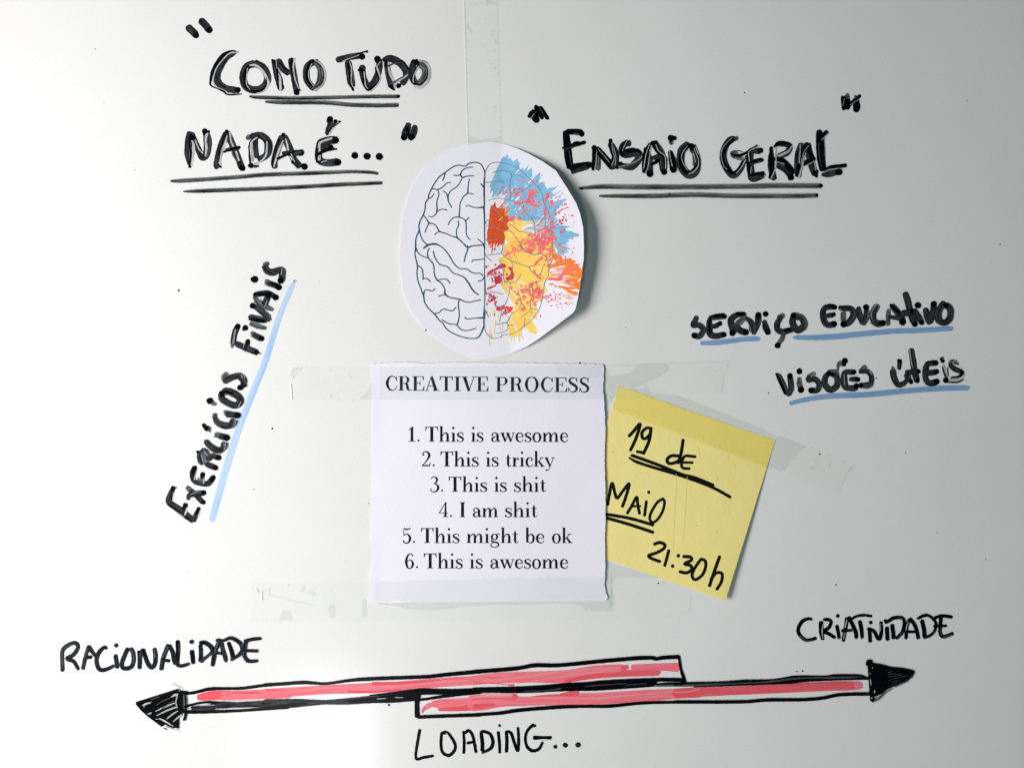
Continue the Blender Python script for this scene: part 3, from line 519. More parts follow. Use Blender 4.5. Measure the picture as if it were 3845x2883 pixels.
word('long double-headed arrow bar drawn in black with red filling',
 (A1, 'red_fill', 'R132 975,360,90 1080,345,120 1250,330,138 1500,328,130 1900,312,140 2260,300,136|r110 970,355,80 1080,340,115 1200,325,140 1270,325,120|U14 1300,325,10 1500,300,14 1800,300 2212,250,10|r20 1250,275 1500,275 1700,290 2200,262,10|W16 1300,400,6 1500,400,16 1900,392,8'),
 (A2, 'red_fill', 'R100 -40,345,110 300,320,100 600,300,96 850,290,104 1100,280,110 1400,262,106 1800,225,98 2240,200,96|r26 0,300 200,310,12|r24 850,320,30 1100,325,24 1400,300,10|r30 1100,235,40 1400,230,30 1800,200,14|j8 500,290 900,265 1300,260 2212,190'),
 (A3, 'red_fill', 'R94 -40,300 250,275,110 600,265,115 900,258,130 1200,215,130 1480,200,130|r60 900,300,30 1300,245,60 1600,225,76 1830,215,76|R80 1560,170,60 1800,165,70 2020,170,96|r26 850,340,30 960,320,20|r50 1460,170,40 1520,165,50|r10 0,320 200,330 380,345|j10 100,310 500,265 900,205 1450,170|j9 420,335 800,270 1100,225 1450,210|r22 340,345 395,345|r10 120,265 200,275 260,260'),
 (A2, 'red_fill', 'R40 1615,525,20 1640,495,44 1700,455,60|R140 1720,450,70 1850,445,110 2050,450,140 2240,435,165|r50 1790,505,36 1950,500,50 2080,495,56|r60 2050,490 2240,480|j12 1780,400 2000,395 2212,365|r14 1640,490 1620,540'),
 (A3, 'red_fill', 'R170 -40,525,165 100,515,160 300,500,120 500,505,90 750,490,110 1000,485,120 1300,475,120 1700,450,120 2000,430,100 2240,420,100|j60 -20,440,30 150,440,50 390,438,40|r50 380,455,40 415,455,56|r12 -20,490 150,478 400,480|r60 0,560 200,540,30|r40 850,440,30 950,430,50 1030,425,40|j10 560,468 900,470 1200,475 1500,450 1900,410 2200,395|r26 600,455,10 850,445,26|r10 0,555 300,545 500,548'),
 (A4, 'red_fill', 'r94 -20,385 200,370,90 500,358,82 900,340,84 1300,320,86 1500,315,88 1625,315,70|R86 1580,313,80 1625,313,70|j10 -20,372 100,365 200,345|U8 900,300 1200,290 1500,285'),
 (A1, 'outline_stroke', 'K38 775,298 880,298 1000,272 1150,240,42 1400,236,34 1600,230 1900,190,38 2220,168,36|K30 785,490,34 900,455,30 1080,425,30 1300,434,34 1600,438,26 2220,398,30|K44 745,535,40 820,558,46 1180,556,40 1700,532,34 2220,490,50|G60 880,508,50 1100,498,70 1300,470,84 1500,462,66 1800,455,84 2220,442,112|W14 830,520,26 870,518,26|W14 1000,470 1200,465,10|W12 1220,520,12 1500,504,9 1850,497,3|G30 1900,480 2220,460|H8 1700,460 1950,440 2190,435'),
 (A2, 'outline_stroke', 'K34 -20,252 150,240,30 380,225,34 480,230,28 620,236,24 850,205,30 1000,192,34 1250,180 1650,165,34 1900,140,36 2230,110,38|G96 -20,455,100 300,440,80 600,430,40 850,420,60 1100,400,70|K70 850,425,20 1100,405,60 1300,395,70 1550,370,80|K56 1070,362,14 1300,345,36 1600,320,60 1900,320,50 2230,310,50|K30 -20,495,26 200,470,34 420,445,14|H10 60,440 210,437|W8 1150,395 1240,390|W9 1340,380 1420,380|H8 980,375 1160,365|K24 1550,410 1700,390 1900,360,30 2230,330,20|K46 1580,335 1562,440,40 1565,580,44|K32 1575,585 1700,578 2230,560|g10 560,465 900,455'),
 (A3, 'outline_stroke', 'K36 -20,216 400,182 600,150,36 850,148,34 1300,105,36 1600,80 1760,76,34 1800,88,30 1850,76,34 2025,66|K44 -20,395 200,392,50 400,392,56 700,378,62 900,365,70 1200,355,80 1500,335,80 1785,322,66|K36 1000,345,30 1300,315,34 1700,296,34 2000,292,34 2085,302,36|K20 2025,64 2032,130 2045,190 2085,300|K18 1750,345 1950,328 2230,332|H14 1790,352,16 1950,350,20 2220,350,16|G20 500,412 700,405 850,380|H6 760,395 860,378|H6 1100,358 1250,345 1500,330|H6 1500,345 1700,330|K26 -20,640,28 250,622,30 450,593,32 850,562,32 1100,555,26 1350,552,30 1700,520 2220,512'),
 (A4, 'outline_stroke', 'K18 20,60 28,110 45,200 70,270|K24 -20,298 400,288 600,274 850,268 1050,238 1300,238 1400,224,20 1600,226 1665,244|H18 60,312 400,300 700,288,12 900,272,20 1100,252,20 1400,244,18 1640,244|K14 150,325,6 500,308 800,296,14 1000,280,30 1150,266,26 1400,260 1700,248,22|K27 -20,457 560,456 800,440 1100,437 1280,424 1450,393 1715,386|K22 35,270 75,275|D12 1062,190'),
 (A1, 'arrowhead', 'PK3 110,420 700,235 745,290 750,580 705,640 702,795 640,770 510,715 250,590 120,460|K46 125,435 250,570 480,745|W20 200,470,14 260,445,30 330,425,6|W14 220,490,10 235,470,6|E20 385,550,12 520,485,26 655,435,18|E20 400,610,12 540,540,26 660,495,26|E20 545,650,20 620,590,26 690,545,12|E20 630,690,14 690,640,26 740,600,22|W30 430,650,16 500,680,30 600,740,16 632,760,12|W16 390,655,8 420,660,8|W20 275,585,12 310,580,24 325,570,12|W34 605,350,20 650,325,40 680,320,30|H12 325,390 430,350|H10 400,460 500,400 600,360|W14 690,310,12 665,420,14 682,500,16|w9 735,240 708,250 712,275 740,265 745,240|H10 470,510 640,400|K30 735,270,40 728,420,60 730,560,60|K20 460,690 560,745 640,775|K24 778,275,36 792,300,24 798,560,26 775,675,34|H5 615,165 670,195 740,225|w22 510,770 600,800 690,820|K14 500,780 540,800'),
 (A5, 'arrowhead', 'PK8 540,280 600,255 690,262 705,352 900,375 1200,455 1550,490 1840,555 1875,620 1800,760 1600,900 1340,990 1100,1090 950,1220 780,1330 735,1455 640,1400 625,1240 600,900 570,450 515,400|H60 770,1400,60 900,1320,70 1060,1170,50 1250,1060,30|H40 1330,1020,30 1500,930,50 1700,850,20|w24 650,790,14 655,880,26 672,965,14|W40 770,1130,50 760,1190,16|w20 760,1310,20 850,1270,24 930,1220,10|D60 670,1320|w34 680,1315 690,1325|h14 1150,670 1500,665|h12 1150,740 1500,690|h14 1150,840 1400,770 1680,705|h10 1260,880 1500,830|h12 1170,1020 1400,900|h26 1150,620 1230,600|h12 1630,840 1740,770 1800,690|w16 645,630 648,655|w20 705,485 712,488|K70 560,320 600,390'))

# ---- printed brain: strokes on the paper cut-out ----
BL1 = (1540, 580, 300, 1422); BL2 = (1540, 920, 300, 1345); BR1 = (1800, 560, 420, 1742); BR2 = (1800, 920, 420, 1742); B0 = (1480, 520, 740, 1462)
CUT = (B0, '545,35 720,27 800,38 905,72 1000,115 1100,170 1200,240 1290,380 1350,480 1380,560 1402,660 1408,800 1406,900 1388,1010 1376,1100 1363,1190 1345,1265 1325,1295 1200,1390 1060,1495 980,1545 880,1590 800,1612 690,1638 615,1642 560,1620 480,1580 380,1525 300,1470 210,1390 130,1290 90,1200 68,1140 52,1000 42,900 50,720 60,620 78,530 110,420 150,330 190,270 240,205 300,150 370,105 430,75')
LEFT = [
 (BL1, 'L24 1325,400,28 1320,300,22 1260,180,22 1180,145,24 1100,150,26 1030,170 980,210,22 860,195 760,225 640,310 520,400 430,520 370,630 330,720 320,790,24 270,870 265,960 240,1060 185,1170 155,1260 155,1360,26 110,1470 95,1560 95,1720'),
 (BL1, 'L22 1325,380,30 1315,600,34 1318,900,26 1310,940,40 1322,1150,28 1325,1700,16'), (BL1, 'L22 620,330,28 605,400 578,465'),
 (BL1, 'L22 1115,228 1010,240 930,285 895,360,28 930,410,28 1010,390 1125,382'), (BL1, 'L20 770,370 830,378 890,365,26'), (BL1, 'L20 930,410 880,510 820,585 730,640 685,710 672,790,26 690,860 740,950'),
 (BL1, 'L20 585,655 640,690 672,790,28'), (BL1, 'L20 1055,440 1030,560 1020,690,28 950,750 890,870 878,1000 868,1120,28'), (BL1, 'L20 1020,690 1125,708'),
 (BL1, 'L20 718,503 650,510 580,580 490,628,24 420,612 360,630'), (BL1, 'L20 490,628 510,720 475,830 475,1010,28 440,1080 380,1112 330,1100'), (BL1, 'L20 475,1020 530,985 600,978 655,995'),
 (BL1, 'L20 418,708 385,760 320,790'), (BL1, 'L20 995,922 1030,908 1110,935 1180,952 1300,940,40'), (BL1, 'L20 1255,520 1315,600,30'),
 (BL1, 'L20 675,1255 720,1170 790,1120 868,1118,28 930,1140 985,1185,24 995,1300 995,1400 1020,1470 1065,1518'), (BL1, 'L20 1045,1125 985,1185'),
 (BL1, 'L20 852,1185 862,1260 825,1340 825,1440 840,1490,30'), (BL1, 'L20 240,1090 290,1150 335,1220,30 420,1240 470,1290 520,1370,28 640,1410 740,1455 840,1490,30 940,1580 1025,1655,30 1120,1625 1265,1612'),
 (BL1, 'L20 335,1220 290,1310 265,1385'), (BL1, 'L20 520,1375 470,1395 438,1430'), (BL1, 'L20 165,1345 185,1440 230,1540 310,1605,26 400,1585 480,1600 580,1660'), (BL1, 'L20 310,1605 240,1660'), (BL1, 'L20 1200,1508 1270,1560 1320,1650,34'),
 (BL2, 'L20 95,-20 90,50,26 82,180 120,345,24 112,480 130,600 180,740 225,860,26 245,970 320,1080 410,1165,26 480,1260 545,1315 600,1400 700,1475 850,1540 1000,1572 1130,1560,26 1190,1490,26 1245,1360,34'),
 (BL2, 'L24 1240,-20 1250,100,16 1252,300,12 1250,500,18 1258,750,28 1250,1000,18 1245,1180,44 1240,1360,26'), (BL2, 'L18 95,50 140,140 220,195 305,220,24'), (BL2, 'L20 318,60 290,130 305,220,22 380,310 400,400 405,490 450,590,26 520,640 580,740 585,820,36 660,880 830,915,26 910,950 1000,965 1100,940 1185,925'),
 (BL2, 'L20 385,105 420,220 500,330 620,365 720,470 830,510 910,550,24 980,640,30 1060,770,28 1150,840'), (BL2, 'L20 225,60 330,0 460,0 560,60 650,170 740,320 840,400 950,405 1050,470 1180,480 1215,518'),
 (BL2, 'L22 960,20,26 970,60 930,180 908,280'), (BL2, 'L22 900,-20 965,40,30 1050,15 1200,5'), (BL2, 'L20 1038,285 1060,255 1150,250 1245,235'), (BL2, 'L20 1248,530 1215,590 1145,612'),
 (BL2, 'L20 120,345 190,390 212,470 215,585'), (BL2, 'L20 215,560 290,570 340,618'), (BL2, 'L20 225,850 240,775 290,755 370,775 415,735'), (BL2, 'L20 455,600 540,575 620,585 670,645'),
 (BL2, 'L20 480,862 585,835'), (BL2, 'L20 395,1155 480,1140 560,1080 700,1110 770,1048'), (BL2, 'L20 825,930 808,1000 825,1150 810,1280 780,1345,28'), (BL2, 'L20 535,1258 650,1325 780,1345 850,1420 960,1440 1105,1402'),
 (BL2, 'L20 918,1215 960,1245 1100,1230 1245,1225,40')]
RIGHT = [
 (BR1, 'Y18 78,440,30 100,330 150,250 220,212 330,210,14 450,240,12 600,300,12 700,390,12 800,480,12 900,590,12 970,690,12 1010,850,16 1060,960,14 1105,1080,12 1115,1250,10 1140,1400,10 1140,1600,10 1135,1680,10'),
 (BR1, 'Y14 105,520,24 200,515 350,505 378,530'), (BR1, 'Y14 212,365 300,340 420,345 500,410,18 480,500 470,600 485,720 465,820'), (BR1, 'Y12 500,410 600,410 700,450'), (BR1, 'Y12 530,650 600,620 680,635 750,610 800,560'),
 (BR1, 'Y14 145,800 250,770 340,770 480,800 600,830 680,860,18 690,950 760,1040 840,1120 860,1200 865,1330'), (BR1, 'Y14 175,885 240,940 300,1010 350,1090 410,1160 520,1195 600,1270 720,1300 810,1370 850,1470 865,1520'),
 (BR1, 'Y14 90,1165 120,1115 190,1095'), (BR1, 'Y14 110,1185 150,1210 260,1225 340,1270 480,1280 560,1370 620,1460 680,1550 760,1620 860,1640 980,1600'), (BR1, 'Y12 100,1420 200,1415 285,1405'), (BR1, 'Y12 600,1040 680,1100 760,1090 900,1060'), (BR1, 'Y12 910,1060 950,1090 1020,1095 1030,1220 1100,1290'),
 (BR1, 'Y14 390,1400 370,1500 345,1600,20 300,1630 130,1648'), (BR1, 'Y12 860,1350 930,1380 960,1450 950,1550'),
 (BR2, 'Y14 80,130,24 110,180 185,250'), (BR2, 'Y12 345,130 420,200 500,250,20 640,300 770,340,20 850,310'), (BR2, 'Y13 500,250 520,350 490,430 485,520'), (BR2, 'Y13 305,245 350,310 370,430 375,530 420,570 510,585,18 590,555 640,460'),
 (BR2, 'Y13 480,590 470,700 440,830 400,920 340,960,20 270,955 240,920'), (BR2, 'Y13 345,960 335,1080 315,1185'), (BR2, 'Y12 770,340 830,430 930,470,20 970,400 1000,320'), (BR2, 'Y12 640,20 700,90 850,150 960,140 1040,200 1080,330,18'),
 (BR2, 'Y13 1140,-20 1145,100 1130,240 1085,340,20 1075,480 1020,580,20 1000,700 975,850 930,1000 860,1110 780,1200 690,1270,18 600,1340 500,1390 380,1395 310,1440 200,1450 120,1390 80,1290 75,1120,34'),
 (BR2, 'Y12 950,470 945,510'), (BR2, 'Y12 940,570 870,575 820,640,18 830,760 795,880 805,995,16 900,995'), (BR2, 'Y12 655,690 730,695 820,650'), (BR2, 'Y12 805,995 740,1060 640,1120'), (BR2, 'Y12 595,705 640,840 650,900,18 720,980'),
 (BR2, 'Y12 650,900 610,1000 500,1080 425,1200,20 255,1235'), (BR2, 'Y12 425,1200 450,1250,20 550,1240'), (BR2, 'Y13 450,1250 430,1320 360,1360 260,1375'), (BR2, 'Y12 690,1270 710,1150'), (BR2, 'Y14 90,770,30 180,740 270,740 350,770 365,760'), (BR2, 'Y13 85,1020,30 140,1118'), (BR2, 'Y12 75,700,24 85,760 75,1000,24')]
SPLASH = [  # (crop, material key, outline)
 (BR1, 'A', '350,150 380,115 400,125 440,75 450,150 505,170 520,210 590,140 600,200 635,225 615,275 640,320 680,290 690,340 770,245 740,360 815,290 825,410 800,480 955,350 930,450 960,430 915,530 1010,510 990,560 1020,560 1060,640 1240,560 1120,670 1180,720 1050,790 1130,820 1370,770 1290,840 1260,900 1190,960 1220,1000 1180,1060 1230,1110 1200,1160 1300,1190 1430,1200 1320,1260 1440,1280 1500,1320 1540,1310 1555,1360 1470,1370 1460,1400 1380,1405 1400,1440 1340,1470 1380,1500 1270,1500 1430,1560 1350,1570 1390,1610 1310,1620 1330,1660 1230,1640 1210,1570 1150,1500 1120,1420 1060,1400 980,1370 940,1330 880,1280 740,1270 700,1240 840,1190 760,1130 660,1110 560,1130 470,1080 410,1020 420,960 350,940 400,870 380,800 400,740 340,700 240,750 195,745 210,640 165,690 180,600 150,590 200,470 270,300'),
 (BR1, 'O', '175,900 215,870 245,815 260,910 340,930 390,910 395,970 430,1010 450,1060 470,1120 420,1170 470,1240 380,1290 400,1390 350,1500 320,1480 260,1570 205,1590 185,1640 195,1540 150,1545 135,1460 110,1410 140,1180'),
 (BR1, 'Q', '400,1170 470,1140 560,1100 640,1090 700,1140 660,1180 720,1200 640,1240 800,1290 870,1330 900,1370 980,1420 1050,1420 1100,1480 1180,1600 1160,1700 360,1700 360,1600 420,1560 440,1450 400,1400 360,1350 290,1350 380,1320'),
 (BR2, 'Q', '380,-10 1130,-10 1180,60 1150,130 1160,210 1110,280 1180,330 1090,400 1080,460 1180,490 1060,530 990,570 1060,720 1000,760 980,830 930,850 830,920 910,1000 900,1040 880,1060 905,1165 830,1130 780,1140 860,1240 900,1350 880,1390 790,1360 690,1280 640,1360 635,1450 590,1410 540,1450 500,1400 480,1440 440,1300 460,1200 520,1100 500,1020 560,1000 520,960 560,930 400,740 340,640 360,570 400,560 380,450 370,380 420,340 330,280 290,210 400,160 420,100 370,50'),
 (BR2, 'o', '1160,120 1200,130 1280,170 1300,230 1430,200 1440,240 1500,240 1470,290 1560,295 1540,340 1610,390 1600,500 1540,540 1580,580 1565,700 1470,680 1540,760 1510,790 1400,750 1300,680 1120,640 1070,600 1150,590 1290,570 1250,500 1110,470 1100,420 1290,400 1320,350 1110,370 1120,310 1200,260 1150,220'),
 (BR2, 'C', '120,440 160,400 250,360 320,300 380,290 420,320 400,360 290,380 190,420 150,470 120,500'), (BR2, 'C', '250,480 290,460 330,490 350,530 360,580 320,600 270,600 250,640 180,680 110,695 120,670 190,640 250,620 230,560'),
 (BR2, 'C', '440,340 500,345 520,400 540,450 520,540 440,560 400,520 470,470 490,420'), (BR2, 'C', '165,500 210,520 230,540 190,540'),
 (BR2, 'r2', '240,880 290,870 260,910 250,950 290,960 330,950 400,960 450,950 440,1000 390,990 340,1020 270,1020 300,980 220,970 270,960 225,920'), (BR2, 'r2', '355,1060 400,1040 430,1060 430,1075 370,1080'), (BR2, 'r2', '450,1020 480,960 520,960 520,1000 470,1060 430,1050'),
 (BR2, 'q', '850,330 870,270 930,210 1010,190 1000,210 930,250 880,320 840,345'), (BR2, 'q', '835,390 870,390 880,450 940,500 980,560 900,510 840,430'), (BR2, 'q', '1060,550 1090,510 1200,510 1250,480 1290,430 1330,380 1400,370 1350,440 1300,480 1280,560 1200,560 1130,550'),
 (BR2, 'q', '1000,0 1140,0 1150,60 1100,110 1040,80 1000,60'), (BR2, 'q', '400,150 430,120 490,125 500,150 440,150 410,190'), (BR2, 'q', '920,700 980,690 990,740 950,800 910,770 900,730'), (BR2, 'q', '640,980 690,985 695,1030 650,1030'),
 (BR1, 'q', '760,630 800,620 850,650 850,710 790,760 780,800 850,860 930,870 940,910 890,910 820,880 750,830 680,850 690,820 750,780 765,700'), (BR1, 'q', '870,650 910,660 905,690 870,690'), (BR1, 'q', '1040,690 1095,670 1085,740 1040,820 1015,840 1020,790'),
 (BR1, 'q', '985,900 1020,905 1040,960 1040,1040 1010,1080 1005,1000'), (BR1, 'q', '1045,1060 1160,1010 1280,930 1340,915 1380,895 1395,920 1270,950 1180,1010 1080,1070 1045,1085'), (BR1, 'q', '540,485 620,475 700,480 770,500 680,495 600,495'),
 (BR1, 'q', '440,1090 520,1040 550,1040 550,1090 530,1130 480,1130'), (BR1, 'q', '590,1050 660,1080 640,1110 590,1110'), (BR1, 'q', '990,1200 1070,1200 1060,1290 1080,1340 1020,1320 1000,1290 1030,1260'), (BR1, 'q', '1120,1110 1170,1110 1150,1140 1170,1170 1130,1160'),
 (BR1, 'q', '960,1430 1060,1420 1130,1380 1150,1500 1140,1590 1070,1600 1040,1540 990,1600 940,1590 970,1500'), (BR1, 'q', '740,1450 800,1430 830,1450 780,1510 750,1490'), (BR1, 'q', '850,1390 910,1380 930,1430 880,1460'), (BR1, 'q', '720,1570 800,1550 850,1590 800,1640 730,1600'),
 (BR1, 'q', '560,830 630,830 610,870 570,860'), (BR1, 'q', '700,920 760,920 735,970'), (BR1, 'q', '645,980 700,990 660,1040'), (BR1, 'q', '590,960 630,945 590,1010'), (BR1, 'q', '330,590 385,575 370,620 345,620'), (BR1, 'q', '520,620 550,600 560,640 530,650'), (BR1, 'q', '1100,800 1150,790 1140,830 1180,840 1130,880 1100,850'),
 (BR1, 'q', '1240,1500 1330,1515 1405,1505 1330,1535'), (BR1, 'q', '870,1200 940,1150 930,1180 880,1215'), (BR1, 'q', '1235,1110 1280,1120 1260,1150 1240,1150'), (BR1, 'o', '1240,1560 1330,1570 1320,1610 1280,1600'),
 (BR1, 'A', '1470,1320 1500,1300 1520,1340')]
# ================= the whiteboard =================
board = thing('whiteboard', 'glossy white board covered in black marker handwriting, blue underlines and a red-filled arrow', 'whiteboard')
def board_panel():
    bm = bmesh.new(); x, z, t = 0.62, 0.46, 0.012
    bmesh.ops.create_cube(bm, size=1.0)
    for v in bm.verts: v.co = Vector((v.co.x * 2 * x, v.co.y * t + t / 2, v.co.z * 2 * z))
    bmesh.ops.bevel(bm, geom=[e for e in bm.edges], offset=0.002, segments=2, affect='EDGES')
    me = bpy.data.meshes.new('panel'); bm.to_mesh(me); bm.free(); me.materials.append(M['board'])
    o = bpy.data.objects.new('panel', me); SC.collection.objects.link(o); o.parent = board
board_panel()

for label, items in WORDS:
    names = {it[1] for it in items}
    zc = 20e-6 + (3e-6 if 'underline' in names else 0)
    if len(items) == 1:
        crop, nm, text = items[0]
        s = Sheet(z0=zc); draw(s, crop, text); tag(s.done(nm, board), label=label); continue
    kind = 'drawn_arrow' if 'arrowhead' in names else 'handwriting' if ('letter' in names) else 'quotation_marks' if 'quotation_mark' in names else 'double_underline'
    root = bpy.data.objects.new(kind, None); root.empty_display_size = 0.01; SC.collection.objects.link(root); root.parent = board; root['label'] = label
    for crop, nm, text in items:
        s = Sheet(z0=zc); draw(s, crop, text, fat=1.2 if nm == 'outline_stroke' else 1.1); zc = s.z; s.done(nm, root)

# small specks of ink and dirt on the board
SPECKS = [(358, 186, 3), (671, 1091, 6), (1023, 1608, 5), (954, 1836, 3), (1598, 1240, 4), (1385, 1890, 3), (2796, 349, 4), (3631, 380, 3), (2178, 1363, 5), (2471, 2190, 4), (3013, 2518, 4), (2886, 1476, 4), (3140, 2195, 4),
          (2270, 2110, 3), (1085, 2196, 3), (3570, 1240, 3), (3290, 1420, 4), (3700, 2100, 3), (505, 640, 2), (3077, 1705, 4), (2610, 2005, 3), (1460, 2645, 6), (3755, 920, 3), (150, 1300, 2), (700, 2150, 2), (2350, 1230, 2), (3400, 1700, 3), (3520, 2000, 2)]
s = Sheet(z0=20e-6)
for x, y, r in SPECKS: s.stroke('K' if r > 3 else 'h', [(x, y, r * 1.5), (x + R.uniform(-3, 3), y + R.uniform(-3, 3), r)], caps=True)
for k in range(90): x, y = R.uniform(60, 3800), R.uniform(60, 2830); s.stroke('g', [(x, y, R.uniform(1, 3)), (x + R.uniform(-6, 6), y + R.uniform(-5, 5), R.uniform(1, 3))])
tag(s.done('ink_specks', board), kind='stuff')

# ================= adhesive tapes =================
H_TAPE = 0.00034
def pts_of(crop, text):
    return [crop_xy(crop, *[float(c) for c in t.split(',')][:2]) for t in text.split()]
def rag(pts, amp, step):
    out = []
    for i in range(len(pts)):
        a, b = pts[i], pts[(i + 1) % len(pts)]; L = math.hypot(b[0] - a[0], b[1] - a[1]); n = max(1, int(L / step))
        for j in range(n):
            t = j / n; dx, dy = (b[1] - a[1]) / L, -(b[0] - a[0]) / L; k = R.uniform(-amp, amp) if j else 0
            out.append((a[0] + (b[0] - a[0]) * t + dx * k, a[1] + (b[1] - a[1]) * t + dy * k))
    return out
def tape(label, outline, patches, hf, spots, edges=()):
    root = thing('adhesive_tape', label, 'adhesive tape', 'strips of clear tape on the board')
    paper_sheet('tape_film', outline, hf, 40, 'tape', root, thick=4e-5)
    for poly in patches:
        s = Sheet(hf, z0=10e-6); s.poly('tape_patch', poly, cut=40); s.done('air_pocket', root)
    s = Sheet(hf, z0=18e-6)
    for x, y, r in spots:
        s.stroke('tape_patch', [(x, y, r), (x + R.uniform(-1, 1) * r, y + R.uniform(-.6, 1.2) * r, r * R.uniform(.4, .9))])
    if spots: tag(s.done('air_bubbles', root), kind='stuff')
    s = Sheet(hf, z0=24e-6)
    for key, pts, wd in edges: s.stroke(key, [(x, y, wd) for x, y in pts], caps=False)
    if edges: s.done('edge_and_glint_lines', root)  # cut edges together with pale strokes painted as glints on the tape
    return root
# height of the brain cut-out above the board: held down by the tape, its sides spring away
def cut_h(x, y):
    xl = 1757 + (y - 520) * 0.0395; xr = xl + 124
    h = 0.00024
    if x > xr:
        t = (x - xr) / 300.0; e = 0.75 + 0.25 * min(1, abs(y - 930) / 380.0)
        h += (0.0072 * t ** 1.2) * (1.0 if y > 700 else 0.78 + 0.22 * max(0, (y - 520) / 180.0))
    if x < xl:
        t = (xl - x) / 260.0; h += 0.0012 * t ** 1.8
    return h
# ================= paper brain cut-out =================
brain = thing('paper_cutout', 'round white paper cut-out printed with a brain, outlined left half and paint-splashed right half', 'paper cut-out')
def poly_pts(crop, text): return pts_of(crop, text)
paper_sheet('paper', poly_pts(*CUT), cut_h, 12, 'cut_paper', brain)
PZ = 30e-6; DZ = 0.25e-6
def spiky(pts, amp):
    out = []
    for i in range(len(pts)):
        a, b = pts[i], pts[(i + 1) % len(pts)]; out.append(a); L = math.hypot(b[0] - a[0], b[1] - a[1])
        if L > 22:
            n = int(L / 11)
            for j in range(1, n): t = j / n; k = R.uniform(-amp, amp) * (1 if j % 2 else -1); out.append((a[0] + (b[0] - a[0]) * t + (b[1] - a[1]) / L * k, a[1] + (b[1] - a[1]) * t - (b[0] - a[0]) / L * k))
    return out
zc = PZ
order = [('A', 'blue_paint_splash'), ('Q', 'yellow_paint_splash'), ('O', 'deep_orange_splash'), ('o', 'orange_paint_splash'), ('q', 'coral_paint_splash'), ('C', 'crimson_paint_splash'), ('r2', 'red_paint_splash')]
def in_poly(x, y, P):
    c = False; j = len(P) - 1
    for i in range(len(P)):
        if (P[i][1] > y) != (P[j][1] > y) and x < (P[j][0] - P[i][0]) * (y - P[i][1]) / (P[j][1] - P[i][1]) + P[i][0]: c = not c
        j = i
    return c
CUTP = poly_pts(*CUT)
big = {}
